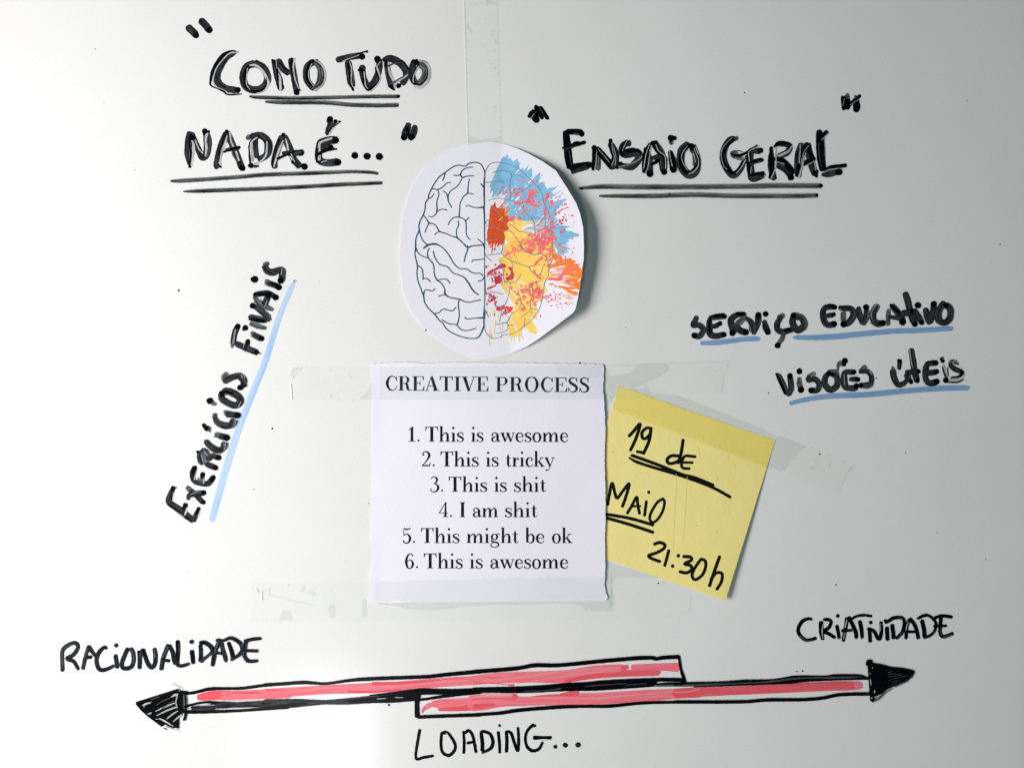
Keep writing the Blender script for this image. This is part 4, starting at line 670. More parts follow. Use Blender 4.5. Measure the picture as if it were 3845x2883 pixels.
for key, nm in order:
    s = Sheet(cut_h, z0=zc, dz=DZ)
    for crop, k, text in SPLASH:
        if k != key: continue
        P = poly_pts(crop, text)
        if k in 'AQ' and len(P) > 10: big.setdefault(k, []).append(P)
        s.poly(key, spiky(P, 1.6), cut=12)
    if key == 'A':   # ragged brush ends flying off the blue edge, then white scratches across it
        for k in range(26):
            a = math.radians(R.uniform(-62, -18)); x = R.uniform(1895, 2120); y = 620 + (x - 1895) * 0.75 + R.uniform(-25, 30); L = R.uniform(18, 46)
            s.stroke('A', [(x, y, R.uniform(4, 8)), (x + L * math.cos(a), y + L * math.sin(a), 0.8)], caps=False)
        for k in range(18):
            x, y = R.uniform(1850, 1935), R.uniform(715, 800); L = R.uniform(14, 50); s.stroke('z', [(x, y, 1), (x + L * .35, y - L * .35, R.uniform(2, 4)), (x + L * .7, y - L * .7, 0.8)], caps=False)
        for x, y, L in ((1935, 655, 26), (1985, 690, 40), (1992, 672, 34), (1970, 706, 30), (1938, 800, 60), (1925, 770, 44), (2008, 850, 60), (1950, 880, 40)):
            s.stroke('z', [(x, y, 1.5), (x + L * .45, y - L * .55, 4), (x + L * .8, y - L, 1)], caps=False)
    if key == 'Q':
        for k in range(34):   # yellow and pale rays between the yellow and the blue
            x, y = R.uniform(1935, 2030), R.uniform(830, 882); L = R.uniform(25, 75); a = math.radians(R.uniform(-14, 8))
            s.stroke(R.choice(['Q', 'z', 'Q', 'A']), [(x, y, 1.2), (x + L * .5 * math.cos(a), y + L * .5 * math.sin(a), R.uniform(2, 4)), (x + L * math.cos(a), y + L * math.sin(a), .8)], caps=False)
        for k in range(40):   # drips below
            x, y = R.uniform(1828, 1960), R.uniform(1150, 1270); L = R.uniform(10, 34); a = math.radians(R.uniform(66, 96))
            s.stroke('Q', [(x, y, 1), (x + L * .5 * math.cos(a), y + L * .5 * math.sin(a), R.uniform(2, 5)), (x + L * math.cos(a), y + L * math.sin(a), .8)], caps=False)
        for x0, y0, x1, y1 in ((1888, 1062, 1948, 1128), (1896, 1058, 1975, 1120), (1886, 1080, 1930, 1150), (1925, 1050, 1985, 1068), (1940, 1062, 1978, 1115), (1905, 1140, 1935, 1170), (1915, 1190, 1935, 1230), (1930, 1205, 1945, 1260), (1985, 1250, 1992, 1275), (1970, 1235, 1976, 1262), (1900, 1090, 1926, 1140)):
            s.stroke('z', [(x0, y0, 1), ((x0 + x1) / 2, (y0 + y1) / 2, 4), (x1, y1, 1)], caps=False)
    if key == 'o':
        for k in range(46):   # orange and white rays fanning to the right edge
            a = math.radians(R.uniform(-14, 24)); r0 = R.uniform(60, 150); x = 2025 + r0 * math.cos(a); y = 1030 + r0 * math.sin(a) * 1.2; L = R.uniform(12, 46)
            e = (x + L * math.cos(a), y + L * math.sin(a))
            if in_poly(e[0] + 6, e[1], CUTP): s.stroke(R.choice(['z', 'z', 'o', 'q']), [(x, y, 1), ((x + e[0]) / 2, (y + e[1]) / 2, R.uniform(2, 5)), (e[0], e[1], .8)], caps=False)
        for k in range(22):
            x, y = R.uniform(2110, 2165), R.uniform(1095, 1150); in_poly(x + 27, y + 7, CUTP) and s.stroke('o', [(x, y, 1), (x + 12, y + 3, R.uniform(1.5, 3)), (x + 24, y + 6, .6)], caps=False)
        for x0, y0, x1, y1 in ((2066, 1010, 2125, 999), (2066, 1028, 2112, 1021), (2068, 1060, 2140, 1072), (2060, 1078, 2130, 1095), (2140, 1088, 2176, 1092), (2080, 1066, 2130, 1074), (2168, 1058, 2182, 1045)):
            s.stroke('z', [(x0, y0, 2), ((x0 + x1) / 2, (y0 + y1) / 2, 7), (x1, y1, 2)], caps=False)
    if key == 'O':
        for k in range(16):
            x = R.uniform(1828, 1895); y = R.uniform(925, 950); s.stroke('z', [(x, y, 3.5), (x - 2, y - 9, 2.5), (x + 1, y - 19, .6)], caps=False)
        for k in range(18):
            x = R.uniform(1872, 1900); y = R.uniform(775, 830); s.stroke(R.choice('OoQ'), [(x, y, 3), (x + 12, y - 12, 2), (x + 22, y - 26, .6)], caps=False)
    if key == 'Q':
        for k in range(16): x, y = R.uniform(1905, 1985), R.uniform(895, 950); s.stroke('o', [(x, y, .8), (x + 22, y - 3, 2.2), (x + 46, y - 7, .6)], caps=False)
    zc = s.z + DZ; s.done(nm, brain)
# loose spatter: coral drops over the blue and yellow, crimson at the lower left
s = Sheet(cut_h, z0=zc, dz=0.0)
def blob(key, x, y, r):
    n = 9; a0 = R.uniform(0, 6); st = R.uniform(.6, 1.5)
    if not in_poly(x, y, CUTP): return
    s.z = zc + R.choice((0, 1, 2, 3)) * 2e-6
    s.poly(key, [(x + r * R.uniform(.6, 1.3) * math.cos(a0 + i * 6.283 / n) * st, y + r * R.uniform(.6, 1.3) * math.sin(a0 + i * 6.283 / n) / st) for i in range(n)])
for n_, key, x, y, sx, sy, r0, r1 in ((90, 'q', 1990, 745, 62, 60, 1.5, 5), (40, 'q', 2085, 790, 38, 55, 1.5, 4.5), (46, 'C', 2110, 835, 26, 22, 1.2, 3.2), (95, 'q', 2035, 895, 42, 34, 2, 7), (70, 'q', 1990, 930, 50, 26, 1.5, 5), (75, 'q', 2000, 1100, 46, 52, 2.5, 6.5),
        (50, 'q', 2060, 960, 26, 40, 2, 6), (46, 'C', 1862, 1035, 26, 28, 1.5, 5), (36, 'C', 1845, 1118, 16, 20, 1.5, 4.5), (30, 'r2', 1885, 1160, 30, 16, 2, 5), (40, 'q', 2075, 1120, 40, 34, 1.5, 4.5), (34, 'q', 1925, 948, 28, 16, 1.2, 3.5),
        (30, 'Q', 2062, 905, 30, 30, 1.5, 4), (28, 'Q', 2060, 950, 24, 30, 2, 5), (30, 'z', 2070, 1072, 30, 14, 1.5, 4), (22, 'A', 2110, 965, 22, 26, 1.2, 3), (9, 'z', 1868, 1040, 24, 22, 1.5, 3.5), (24, 'o', 2100, 1000, 30, 30, 2, 5), (36, 'q', 1925, 725, 40, 22, 1.2, 4), (16, 'q', 2150, 960, 10, 60, 1, 2.5)):
    for k in range(n_): blob(key, R.gauss(x, sx * .6), R.gauss(y, sy * .6), R.uniform(r0, r1))
tag(s.done('paint_spatter', brain), kind='stuff')
zc += 7e-6
for nm, data in (('brain_outline', LEFT), ('faded_brain_outline', RIGHT)):
    s = Sheet(cut_h, z0=zc, dz=0.6e-6)
    for crop, text in data:
        for _, key, wd, pts in parse(crop, text): s.stroke(key, [(p[0], p[1], p[2] * (0.92 if key == 'L' else 0.85)) for p in pts], step=4)
    s.done(nm, brain); zc += 4e-6

# ================= printed sheet =================
P1 = (1380, 1340, 920); P2 = (1380, 1800, 920); N0 = (2260, 1430, 700, 1366)
def post_h(x, y):
    t = max(0.0, min(1.0, (x - 1395) / 880.0)); v = (y - 1365) / 890.0
    h = 0.00050 + 0.00035 * t + 0.00012 * math.sin(x * 0.012 + y * 0.004) * math.sin(y * 0.009)
    if t > 0.82: h += 0.00035 * ((t - 0.82) / 0.18) ** 2 * math.sin(min(1, max(0, v)) * math.pi)
    h += 0.0002 * max(0, math.sin(y * 0.021 + 1)) * max(0, (t - 0.9) / 0.1)
    if t < 0.04: h += 0.0002 * (1 - t / 0.04) * (0.5 + 0.5 * math.sin(v * 9))
    return h
poster = thing('printed_sheet', 'torn-edged white sheet headed CREATIVE PROCESS with six numbered printed lines', 'printed sheet')
top = rag([crop_xy(P1, *p) for p in ((36, 62), (180, 52), (380, 46), (520, 60), (760, 48), (1000, 50), (1180, 56), (1400, 52), (1680, 60), (2126, 68))], 1.4, 9)[:-110 or None]
def open_rag(pl, amp, step):
    out = []
    for a, b in zip(pl[:-1], pl[1:]):
        L = math.hypot(b[0] - a[0], b[1] - a[1]); n = max(1, int(L / step))
        for j in range(n):
            t = j / n; k = R.uniform(-amp, amp); out.append((a[0] + (b[0] - a[0]) * t + (b[1] - a[1]) / L * k, a[1] + (b[1] - a[1]) * t - (b[0] - a[0]) / L * k))
    return out + [pl[-1]]
outline = open_rag([crop_xy(P1, *p) for p in ((40, 62), (180, 53), (380, 47), (520, 60), (760, 49), (1000, 50), (1180, 56), (1400, 53), (1680, 60), (2126, 68))], 1.2, 9)
outline += open_rag([crop_xy(P1, 2134, 110), crop_xy(P1, 2128, 300), crop_xy(P1, 2140, 460), crop_xy(P1, 2148, 640), crop_xy(P1, 2140, 900), crop_xy(P1, 2146, 1150), crop_xy(P2, 2150, 300), crop_xy(P2, 2143, 560), crop_xy(P2, 2147, 760), crop_xy(P2, 2140, 960), crop_xy(P2, 2150, 1010), crop_xy(P2, 2172, 1060), crop_xy(P2, 2160, 1088), crop_xy(P2, 2140, 1094)], 1.3, 8)
outline += [crop_xy(P2, *p) for p in ((1500, 1098), (900, 1104), (400, 1106), (180, 1116), (14, 1110))]
outline += open_rag([crop_xy(P2, *p) for p in ((24, 1000), (14, 890), (34, 820), (60, 720), (52, 640), (30, 560), (48, 300), (40, 60))] + [crop_xy(P1, *p) for p in ((46, 1000), (44, 700), (52, 400), (44, 200), (32, 110))], 1.0, 9)
paper_sheet('paper', outline, post_h, 20, 'poster', poster)

SERIF_H = '-24,2,5 -24,2,5'
GL = {
 'T': (86, 'l 43,0,24 43,99,24;l 3,97,6 83,97,6;l 2,99,3 9,96,9 4,74,3;l 84,99,3 77,96,9 82,74,3;l 24,2.5,5 62,2.5,5'),
 'h': (76, 'l 18,0,19 18,104,19;l 4,2,4.5 33,2,4.5;l 6,101,5 18,102,5;c 26,38,5 34,53,6 45,59,9 54,54,14 58,42,19 58,20,19 58,0,19;l 44,2,4.5 73,2,4.5'),
 'i': (38, 'l 19,0,19 19,60,19;l 5,58,4.5 19,58,4.5;l 4,2,4.5 34,2,4.5;d 18,92,20'),
 's': (50, 'c 42,43,4 40,54,4 30,60,6 18,59,7 8,50,14 15,38,17 30,30,18 42,18,15 38,5,8 24,0,5 12,4,5 5,18,4;l 41,60,3 42,44,6;l 6,0,3 5,18,6'),
 'a': (66, 'c 46,37,5 26,32,8 12,20,17 15,5,11 27,2,7 38,6,6 46,18,5;d 14,44,15;c 10,46,6 16,56,6 30,60,7 42,54,13 48,42,19 48,14,19 53,3,9 64,8,4'),
 'w': (96, 'l 12,59,20 34,0,14;l 33,2,6 50,56,6;l 48,59,20 70,0,14;l 69,2,6 87,57,5;l 0,59,4.5 27,59,4.5;l 36,59,4.5 60,59,4.5;l 76,59,4.5 97,59,4.5'),
 'e': (62, 'l 12,33,5 52,33,5;c 52,33,12 48,50,10 33,60,6 17,52,15 11,31,20 17,10,16 33,0,7 47,5,5 55,18,4'),
 'o': (66, 'c 33,60,5 18,54,13 11,30,20 18,6,13 33,0,5 48,6,13 55,30,20 48,54,13 33,60,5'),
 'm': (116, 'l 18,0,19 18,60,19;l 5,58,4.5 18,58,4.5;l 4,2,4.5 33,2,4.5;c 26,38,5 34,53,6 44,59,9 54,54,14 57,42,19 57,0,19;l 44,2,4.5 71,2,4.5;c 64,38,5 72,53,6 82,59,9 92,54,14 96,42,19 96,0,19;l 83,2,4.5 112,2,4.5'),
 't': (44, 'c 20,80,10 20,60,18 20,16,19 25,2,10 33,2,5 41,10,4;l 3,58,4.5 39,58,4.5'),
 'r': (50, 'l 18,0,19 18,60,19;l 5,58,4.5 18,58,4.5;l 4,2,4.5 35,2,4.5;c 25,36,5 31,52,6 42,58,6;d 43,50,15'),
 'c': (56, 'd 44,45,16;c 50,48,5 44,57,5 32,60,6 17,52,15 11,30,20 17,9,16 32,0,7 46,5,5 53,18,4'),
 'k': (72, 'l 18,0,19 18,104,19;l 6,101,5 18,102,5;l 24,26,5 54,57,5;l 35,36,14 62,0,18;l 42,59,4.5 68,59,4.5;l 4,2,4.5 33,2,4.5;l 46,2,4.5 74,2,4.5'),
 'y': (68, 'l 13,59,20 38,2,14;c 60,57,5 42,10,5 32,-14,5 22,-27,7;d 14,-23,15;l 0,59,4.5 28,59,4.5;l 46,59,4.5 70,59,4.5'),
 'I': (50, 'l 25,0,24 25,100,24;l 6,2.5,5 44,2.5,5;l 6,97.5,5 44,97.5,5'),
 'g': (66, 'c 29,60,5 16,54,13 12,41,18 16,28,13 29,21,5 42,28,13 46,41,18 42,54,13 29,60,5;c 42,53,5 50,61,5 58,60,7;d 59,56,10;c 17,26,5 10,15,9 18,8,13 38,5,14 53,-3,14 55,-14,12 46,-25,8 29,-29,5 12,-25,7 6,-14,8 12,-3,6 24,4,5'),
 'b': (68, 'l 18,4,19 18,104,19;l 6,101,5 18,102,5;c 25,44,5 34,57,7 46,57,11 56,44,17 57,26,19 52,8,14 38,0,7 28,3,5 18,12,4'),
 'C': (78, 'c 71,68,4 64,88,5 46,99,7 26,88,16 14,50,26 26,12,16 46,1,7 62,9,5 73,30,4;l 71,99,3 71,68,7'),
 'R': (86, 'l 22,0,24 22,100,24;l 3,2.5,5 40,2.5,5;l 3,97.5,5 44,97.5,5;c 42,97,5 56,94,10 63,76,24 58,56,12 42,50,5;l 22,50,5 42,50,5;c 44,49,8 57,42,18 60,20,23 66,5,12 76,2,5 86,7,4'),
 'E': (78, 'l 22,0,24 22,100,24;l 3,97.5,5 70,97.5,5;l 3,2.5,5 72,2.5,5;l 22,51,5 50,51,5;l 50,66,6 50,36,6;l 69,99,12 71,72,4;l 70,1,14 75,30,4'),
 'A': (90, 'l 12,2,6 43,99,6;l 43,99,20 70,0,27;l 23,34,5 58,34,5;l 0,2.5,5 26,2.5,5;l 50,2.5,5 91,2.5,5'),
 'V': (88, 'l 18,99,27 46,0,20;l 45,2,6 76,98,5;l 0,97.5,5 38,97.5,5;l 62,97.5,5 90,97.5,5'),
 'P': (78, 'l 22,0,24 22,100,24;l 3,2.5,5 42,2.5,5;l 3,97.5,5 44,97.5,5;c 42,97,5 58,93,11 65,73,25 58,51,11 42,46,5;l 22,46,5 42,46,5'),
 'O': (90, 'c 45,100,5 26,92,14 14,50,26 26,8,14 45,0,5 64,8,14 76,50,26 64,92,14 45,100,5'),
 'S': (64, 'c 53,70,4 50,88,5 36,99,7 20,95,10 12,80,18 20,63,22 40,48,22 52,32,22 50,12,16 34,1,8 18,5,5 7,30,4;l 54,99,3 53,70,6;l 6,0,3 7,30,6'),
 '1': (50, 'l 27,0,21 27,96,21;c 8,78,5 20,86,6 32,101,8;l 8,2.5,5 47,2.5,5'),
 '2': (62, 'd 15,78,15;c 9,80,6 16,95,7 31,99,9 45,88,18 49,72,20 40,50,13 24,26,7 7,4,5;l 6,6,12 50,6,12;l 50,2,10 55,28,4'),
 '3': (60, 'c 9,86,5 18,97,6 32,98,8 44,84,18 38,64,12 26,54,5;c 26,54,5 42,48,12 51,28,21 42,6,14 26,-1,7 10,5,6 6,18,5;d 12,20,10'),
 '4': (64, 'l 46,101,6 6,30,6;l 3,28,5 62,28,5;l 46,101,8 44,60,14 43,0,20;l 26,2.5,5 59,2.5,5'),
 '5': (62, 'c 14,99,5 26,92,12 40,92,12 54,101,4;l 14,99,5 13,52,5;c 13,50,5 26,60,6 42,54,13 51,30,21 42,5,14 24,-1,7 10,5,7;d 13,12,15'),
 '6': (64, 'd 49,86,14;c 51,90,4 38,99,6 22,86,14 12,46,22 20,8,15 33,0,6 46,8,14 52,30,20 46,50,13 33,57,5 18,44,4'),
 '.': (26, 'd 13,8,17'),
}
def text_word(root, wd, x0, x1, base, capx, slope=0.0):
    """printed word fitted between x0 and x1 (photo pixels) on a baseline; capx = cap height"""
    sc = capx / 100.0; adv = [GL[c][0] * sc for c in wd]; tot = sum(adv)
    sx = min(1.25, max(0.85, (x1 - x0 + 5 * sc) / tot)); adv = [q * sx for q in adv]
    extra = (x1 - x0 + 5 * sc - sum(adv)) / max(1, len(wd) - 1) if len(wd) > 1 else 0
    x = x0 - 2.5 * sc; zc = 40e-6; th = 0.84 if capx > 52 or len(wd) else 1
    for c, a in zip(wd, adv):
        s = Sheet(post_h, z0=zc, dz=1.5e-6)
        for part in GL[c][1].split(';'):
            tk = part.split(); pts = []
            for t in tk[1:]:
                q = [float(v) for v in t.split(',')]
                pts.append((x + q[0] * sc * sx, base + slope * (x - x0) - q[1] * sc, max(q[2] * (th if q[2] > 9 else 1), 5.2) * sc))
            if tk[0] == 'd': s.stroke('X', [(pts[0][0], pts[0][1], pts[0][2])])
            else: s.stroke('X' if max(p[2] for p in pts) > 8 * sc else 'hair', pts, caps=False, step=2.2, straight=tk[0] == 'l')
        s.done('printed_letter', root); x += a + extra
def text_line(label, crop, base, capx, words, slope=0.0):
    root = bpy.data.objects.new('printed_line', None); SC.collection.objects.link(root); root.parent = poster; root['label'] = label
    f = crop_f(crop)
    for wd, a, b in words:
        xa, yb = crop_xy(crop, a, base); xb, _ = crop_xy(crop, b, base)
        text_word(root, wd, xa, xb, yb + slope * (xa - crop_xy(crop, words[0][1], 0)[0]), capx * f, slope)
text_line('printed heading CREATIVE PROCESS', P1, 303, 131, [('CREATIVE', 160, 1090), ('PROCESS', 1152, 2005)], 0.0088)
text_line('first printed line This is awesome', P1, 764, 135, [('1.', 360, 478), ('This', 522, 870), ('is', 933, 1047), ('awesome', 1112, 1814)], 0.002)
text_line('printed line This is tricky', P1, 988, 135, [('2.', 486, 613), ('This', 658, 1005), ('is', 1066, 1184), ('tricky', 1245, 1685)], 0.001)
text_line('printed line This is shit', P1, 1216, 135, [('3.', 562, 690), ('This', 732, 1081), ('is', 1142, 1258), ('shit', 1322, 1612)])
text_line('printed line I am shit', P2, 339, 135, [('4.', 643, 768), ('I', 830, 885), ('am', 946, 1180), ('shit', 1240, 1533)])
text_line('printed line This might be ok', P2, 572, 135, [('5.', 311, 436), ('This', 482, 831), ('might', 893, 1362), ('be', 1420, 1600), ('ok', 1664, 1843)])
text_line('last printed line This is awesome', P2, 801, 135, [('6.', 334, 463), ('This', 507, 860), ('is', 920, 1041), ('awesome', 1104, 1814)])

for band in ([crop_xy(P1, *p) for p in ((110, 95), (560, 90), (1200, 88), (1670, 86), (2122, 84), (2126, 385), (1700, 383), (900, 387), (380, 390), (110, 386))],
             [crop_xy(P1, *p) for p in ((1690, 68), (2124, 72), (2126, 180), (1900, 200), (1720, 150))],
             [crop_xy(P2, *p) for p in ((70, 925), (400, 912), (900, 900), (1500, 885), (2136, 878), (2134, 1088), (1400, 1094), (700, 1100), (60, 1098))]):
    s = Sheet(post_h, z0=25e-6 + R.uniform(0, 8e-6)); s.poly('tape_band', band, cut=20); s.done('tape_tint_band', poster)  # tint of the clear tape where it lies over the paper

# ================= yellow sticky note =================
note = thing('sticky_note', 'tilted yellow sticky note reading 19 dE MAiO 21:30h, tucked under the printed sheet', 'sticky note')
TL = crop_xy(N0, 125, 37); TR = crop_xy(N0, 1270, 437); BR_ = crop_xy(N0, 905, 1610); BL_ = crop_xy(N0, -240, 1210)
ux, uy = (TR[0] - TL[0]), (TR[1] - TL[1]); vx, vy = (BR_[0] - TR[0]), (BR_[1] - TR[1]); UL = ux * ux + uy * uy; VL = vx * vx + vy * vy
def note_h(x, y):
    dx, dy = x - TL[0], y - TL[1]; u = max(0, min(1, (dx * ux + dy * uy) / UL)); v = max(0, min(1, (dx * vx + dy * vy) / VL))
    h = 0.00022 + 0.00006 * math.sin(u * 9 + v * 4) * math.sin(v * 7)
    h += 0.0030 * max(0, u - 0.45) ** 1.3 * max(0, v - 0.12) ** 0.9 * 2.0
    return max(0.00018, h) if x > 2278 else 0.00018
paper_sheet('paper', open_rag([TL, TR, BR_, BL_, TL], 0.0, 60)[:-1], note_h, 22, 'note', note)
def note_part(nm, text, label=None, key_map='P'):
    s = Sheet(note_h, z0=45e-6, dz=3e-6)
    for _, key, wd, pts in parse(N0, text): s.stroke(key, [(p[0], p[1], p[2] * 1.22) for p in pts], jit=0.2)
    o = s.done(nm, note)
    if label: o['label'] = label
note_part('handwriting', 'P20 200,403 235,365 280,315 250,420 210,505|P20 358,350 330,343,18 295,375 298,418 325,420 355,385 358,350|P20 360,345 345,440 305,530|P18 258,517 285,522 312,528', 'handwritten number 19')
note_part('handwriting', 'P20 560,550 510,548 477,575 490,603 530,600 562,585|P20 595,433 580,530 560,600|P18 683,555 640,550 605,552 585,595 590,635 640,642|P16 598,597 665,598', 'handwritten word dE')
note_part('underline', 'P20 220,545 400,610 600,690 815,765|P19 200,562,10 260,595 400,640 600,700 800,775 940,850|P30 560,680,16 680,715 810,768')
note_part('handwriting', 'P19 42,905 55,830 75,748 95,820 112,858 150,810 200,752 175,850 150,918|P18 186,968 215,920 255,850 262,900 275,970|P14 222,918 280,916|P18 326,882 312,985|D20 343,815|P17 442,866 405,890 362,960 350,1010 375,1035 415,1005 450,940 458,880 442,862', 'handwritten word MAiO')
note_part('underline', 'P20 24,975 200,1005 375,1054|P20 24,1000 200,1050 375,1108')
note_part('handwriting', 'P20 385,1195 420,1183 458,1195 455,1225 400,1258 342,1278 365,1300 425,1322|P19 490,1240 475,1300 460,1352|D22 560,1280|D22 518,1355|P20 598,1285 650,1290 655,1312 605,1340 648,1350 658,1380 620,1405 572,1396|P19 722,1310 680,1370 660,1425 685,1455 735,1420 760,1360 755,1315 725,1305|P20 862,1287 825,1390 788,1500|P19 800,1450 840,1405 880,1412 875,1470 842,1525', 'handwritten time 21:30h')
s = Sheet(note_h, z0=30e-6); s.poly('tape_warm', [crop_xy(N0, *p) for p in ((124, 39), (1268, 438), (1210, 640), (900, 520), (500, 362), (80, 208))], cut=22); s.done('damp_band', note)
s = Sheet(note_h, z0=40e-6, dz=2e-6)
for k in range(11):
    x = 240 + k * 78; y = 225 + k * 27
    pts = [(*crop_xy(N0, x + q * 9 + R.uniform(-4, 4), y + q * 3 + R.uniform(-14, 14)), 1.6) for q in range(6)]; s.stroke('emboss', pts)
for x0, y0, x1, y1 in ((545, 680, 520, 1240), (625, 700, 590, 1190), (700, 480, 715, 560), (930, 540, 925, 600), (850, 700, 835, 760), (490, 400, 480, 440), (965, 590, 975, 650)):
    a = crop_xy(N0, x0, y0); b = crop_xy(N0, x1, y1); s.stroke('emboss', [(a[0], a[1], 1.2), ((a[0] + b[0]) / 2 + 2, (a[1] + b[1]) / 2, 1.8), (b[0], b[1], 1)])
for x, y in ((690, 1058), (1212, 455), (78, 518), (838, 1107)): a = crop_xy(N0, x, y); s.stroke('h', [(a[0], a[1], 2), (a[0] + 5, a[1] - 1, 1.5)])
tag(s.done('pressed_marks', note), kind='stuff')

# ---- tapes (they hold the papers down, so their height follows what they cross) ----
def tape_h_vert(x, y):
    return 0.00046 if y < 545 or y > 1345 else 0.00058
T0 = (1700, 0, 300, 711); TC = (2240, 1320, 1020)
v_out = [(1741, -60), (1742, 0), (1750, 300), (1757, 542), (1790, 1350), (1791, 1380), (1917, 1380), (1914, 1340), (1881, 540), (1871, 290), (1864, 0), (1863, -60)]
spots = [(*crop_xy(T0, x, y), r) for x, y, r in ((125, 245, 16), (118, 225, 10), (355, 280, 9), (350, 305, 8), (368, 455, 12), (374, 600, 11), (375, 380, 10), (370, 950, 10), (378, 995, 8), (128, 650, 6), (148, 35, 7), (300, 20, 14), (340, 30, 18), (365, 40, 12), (200, 38, 6), (270, 400, 6), (300, 487, 6), (265, 505, 5), (345, 680, 4), (400, 1172, 7), (285, 175, 8), (318, 128, 4), (345, 570, 6), (130, 372, 6), (235, 282, 3), (198, 275, 3), (150, 1128, 4), (140, 540, 5), (395, 655, 6))]
tape('vertical strip of clear tape running from the top edge over the paper brain', v_out,
     [[crop_xy(T0, *p) for p in ((136, 1215), (180, 1222), (215, 1228), (240, 1240), (262, 1242), (300, 1230), (330, 1236), (360, 1228), (400, 1222), (424, 1210), (429, 1280), (380, 1270), (340, 1264), (250, 1272), (137, 1290))]], tape_h_vert, spots,
     [('tape_edge', [(1866, 0), (1873, 290), (1883, 540)], 1.6), ('tape_shine', [(1740, 0), (1748, 300), (1755, 542)], 1.4)])
L1c = (1060, 1320, 420)
def tape_h_top(x, y):
    if 1385 < x < 2285: return post_h(min(max(x, 1396), 2268), y) + 0.00012
    return 0.00030
def cl(crop, text): return [crop_xy(crop, *[float(c) for c in t.split(',')]) for t in text.split()]
top_out = cl(L1c, '150,430 180,340 230,300 700,295 1700,300') + [(1500, 1377), (1740, 1374), (2100, 1371), (2290, 1368)] + cl(TC, '340,104 600,95 1078,78 1083,120 1060,150 1040,190 1020,345') + [(2290, 1497), (2100, 1499), (1700, 1501)] + cl(L1c, '1700,962 800,968 190,962 185,800 205,700 175,620 160,560')
tape('long horizontal strip of clear tape across the heading of the printed sheet', top_out,
     [cl(L1c, '150,430 200,320 400,295 340,360 280,430 240,490 170,550'), cl(L1c, '1700,760 1620,850 1545,900 1550,955 1770,955 1770,560'),
      cl(TC, '96,112 330,104 345,100 560,96 585,110 592,150 560,180 480,225 380,265 290,300 200,280 170,340 110,420 85,418 70,300 66,150 90,200 150,195 260,175 330,120')],
     tape_h_top, [(*crop_xy(L1c, x, y), r) for x, y, r in ((655, 530, 6), (965, 365, 8), (1015, 500, 6), (1075, 575, 5), (1330, 495, 9), (1180, 768, 5), (965, 895, 12), (1110, 935, 9), (635, 660, 6), (1410, 950, 6), (830, 640, 5), (830, 960, 5), (1215, 365, 4))]
     + [(*crop_xy(TC, x, y), r) for x, y, r in ((870, 195, 7), (970, 165, 5), (900, 328, 4), (1070, 120, 10), (400, 290, 14), (620, 92, 3), (980, 325, 4))],
     [('tape_edge', cl(TC, '340,103 600,94 1078,79'), 1.3), ('tape_edge', cl(TC, '1040,190 1020,345'), 1.3), ('tape_shine', cl(L1c, '170,560 250,460 390,300'), 1.6), ('tape_shine', cl(L1c, '160,640 175,800 180,960'), 5)])
LB = (900, 2160, 1400)
def tape_h_bot(x, y):
    if 1380 < x < 2285 and y < 2268: return post_h(min(max(x, 1396), 2268), min(y, 2252)) + 0.00012
    return 0.00030
bot_out = cl(LB, '70,45 400,40 760,37 1500,22 2160,8') + [(2300, 2163), (2480, 2158)] + [crop_xy(N0, 645, 1400), crop_xy(N0, 655, 1600), crop_xy(N0, 640, 1720)] + [(2400, 2325)] + cl(LB, '2200,262 1500,268 700,272 68,280')
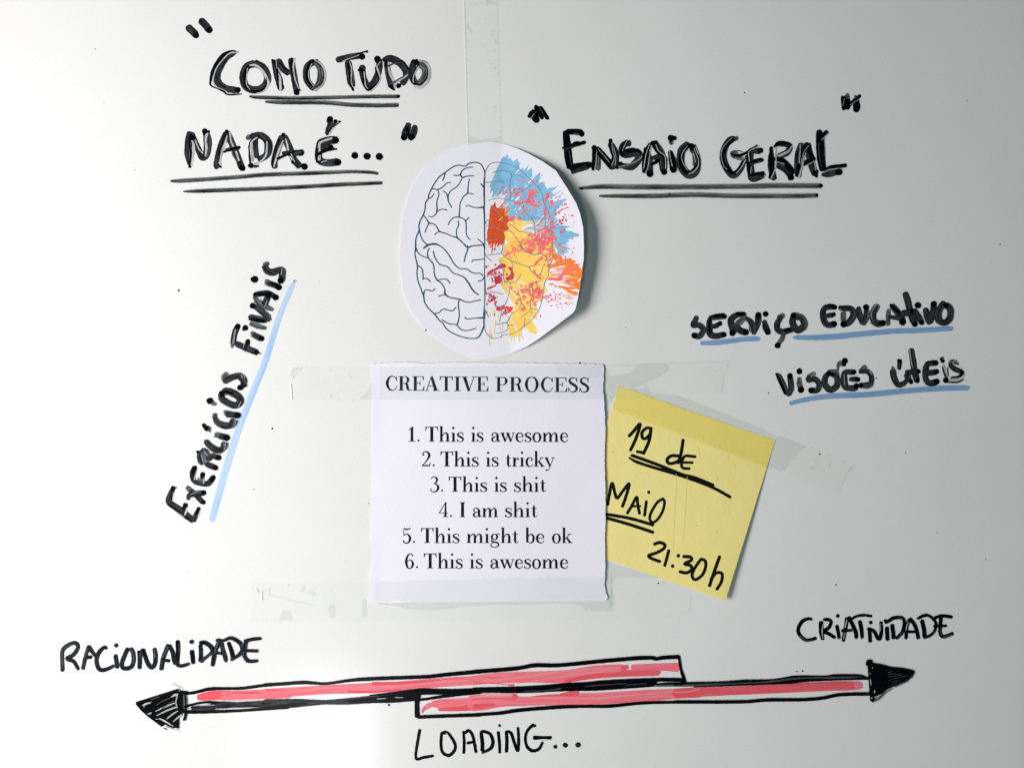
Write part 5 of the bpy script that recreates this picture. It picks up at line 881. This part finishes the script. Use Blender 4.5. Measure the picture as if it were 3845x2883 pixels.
tape('long horizontal strip of clear tape holding the bottom edge of the printed sheet', bot_out,
     [cl(LB, '880,162 1200,158 1900,152 2100,150 2150,152 2195,150 2200,0 2212,0 2212,215 2100,212 2070,200 2055,212 2030,180 1980,170 1800,170 1500,176 1350,184 1230,200 1130,208 1050,206 980,190'),
      cl(LB, '535,170 565,168 570,250 540,255 520,200'), cl(LB, '725,145 750,140 755,245 722,248'), cl(LB, '250,210 300,205 318,265 235,268'),
      [crop_xy(N0, *p) for p in ((30, 1320), (60, 1330), (430, 1440), (380, 1445), (260, 1440), (100, 1440), (75, 1480), (80, 1560), (95, 1640), (60, 1659), (30, 1600), (44, 1560), (22, 1500))]],
     tape_h_bot, [(*crop_xy(LB, x, y), r) for x, y, r in ((380, 70, 16), (440, 112, 18), (545, 90, 10), (150, 95, 16), (170, 110, 8), (255, 75, 6), (1505, 222, 4), (1552, 222, 5), (2050, 200, 6), (1250, 225, 4), (1720, 200, 3))] + [(*crop_xy(N0, x, y), r) for x, y, r in ((485, 1548, 5), (450, 1475, 8), (560, 1500, 5))],
     [('tape_patch', cl(LB, '170,110 300,145 380,165 450,180'), 5), ('tape_shine', cl(LB, '95,75 110,105'), 5), ('tape_shine', cl(LB, '130,95 130,150'), 4), ('tape_shine', cl(LB, '175,75 165,100'), 3), ('tape_edge', [crop_xy(N0, 655, 1560), crop_xy(N0, 645, 1700)], 1.2), ('tape_shine', cl(LB, '790,168 900,175 1000,200'), 2)])
def tape_h_note(x, y):
    dx, dy = x - TL[0], y - TL[1]; u = (dx * ux + dy * uy) / UL
    return max(note_h(min(x, 2900), y), 0.00018) + 0.00026 if u < 1.0 else 0.00046
note_tape_out = cl(TC, '60,150 200,195 640,352 1080,525 1450,672 1700,762 2090,930 2040,1010 1970,1155 1700,1052 1510,980 1390,932 900,740 400,545 150,452 60,415')
tape('slanting strip of clear tape over the upper edge of the sticky note', note_tape_out,
     [cl(TC, '1452,700 1500,690 1690,768 1640,810 1600,850 1560,910 1515,978 1392,935'), cl(TC, '330,300 400,310 480,350 640,352 760,395 1000,490 1250,590 1440,672 1450,715 1200,630 700,468 240,300')],
     tape_h_note, [(*crop_xy(TC, x, y), r) for x, y, r in ((1780, 880, 9), (1800, 875, 5), (1745, 940, 9), (1760, 955, 10), (1580, 930, 5), (1905, 925, 8), (2075, 940, 14), (2090, 930, 10), (1735, 820, 5), (1850, 970, 6), (2020, 940, 6), (1780, 918, 7))],
     [('tape_edge', cl(TC, '2065,950 2010,1050 1975,1150'), 1.2), ('tape_edge', cl(TC, '1700,765 1900,845 2060,920'), 1.0), ('tape_shine', cl(TC, '1690,772 1640,812 1600,855 1560,910 1517,975'), 1.4)])
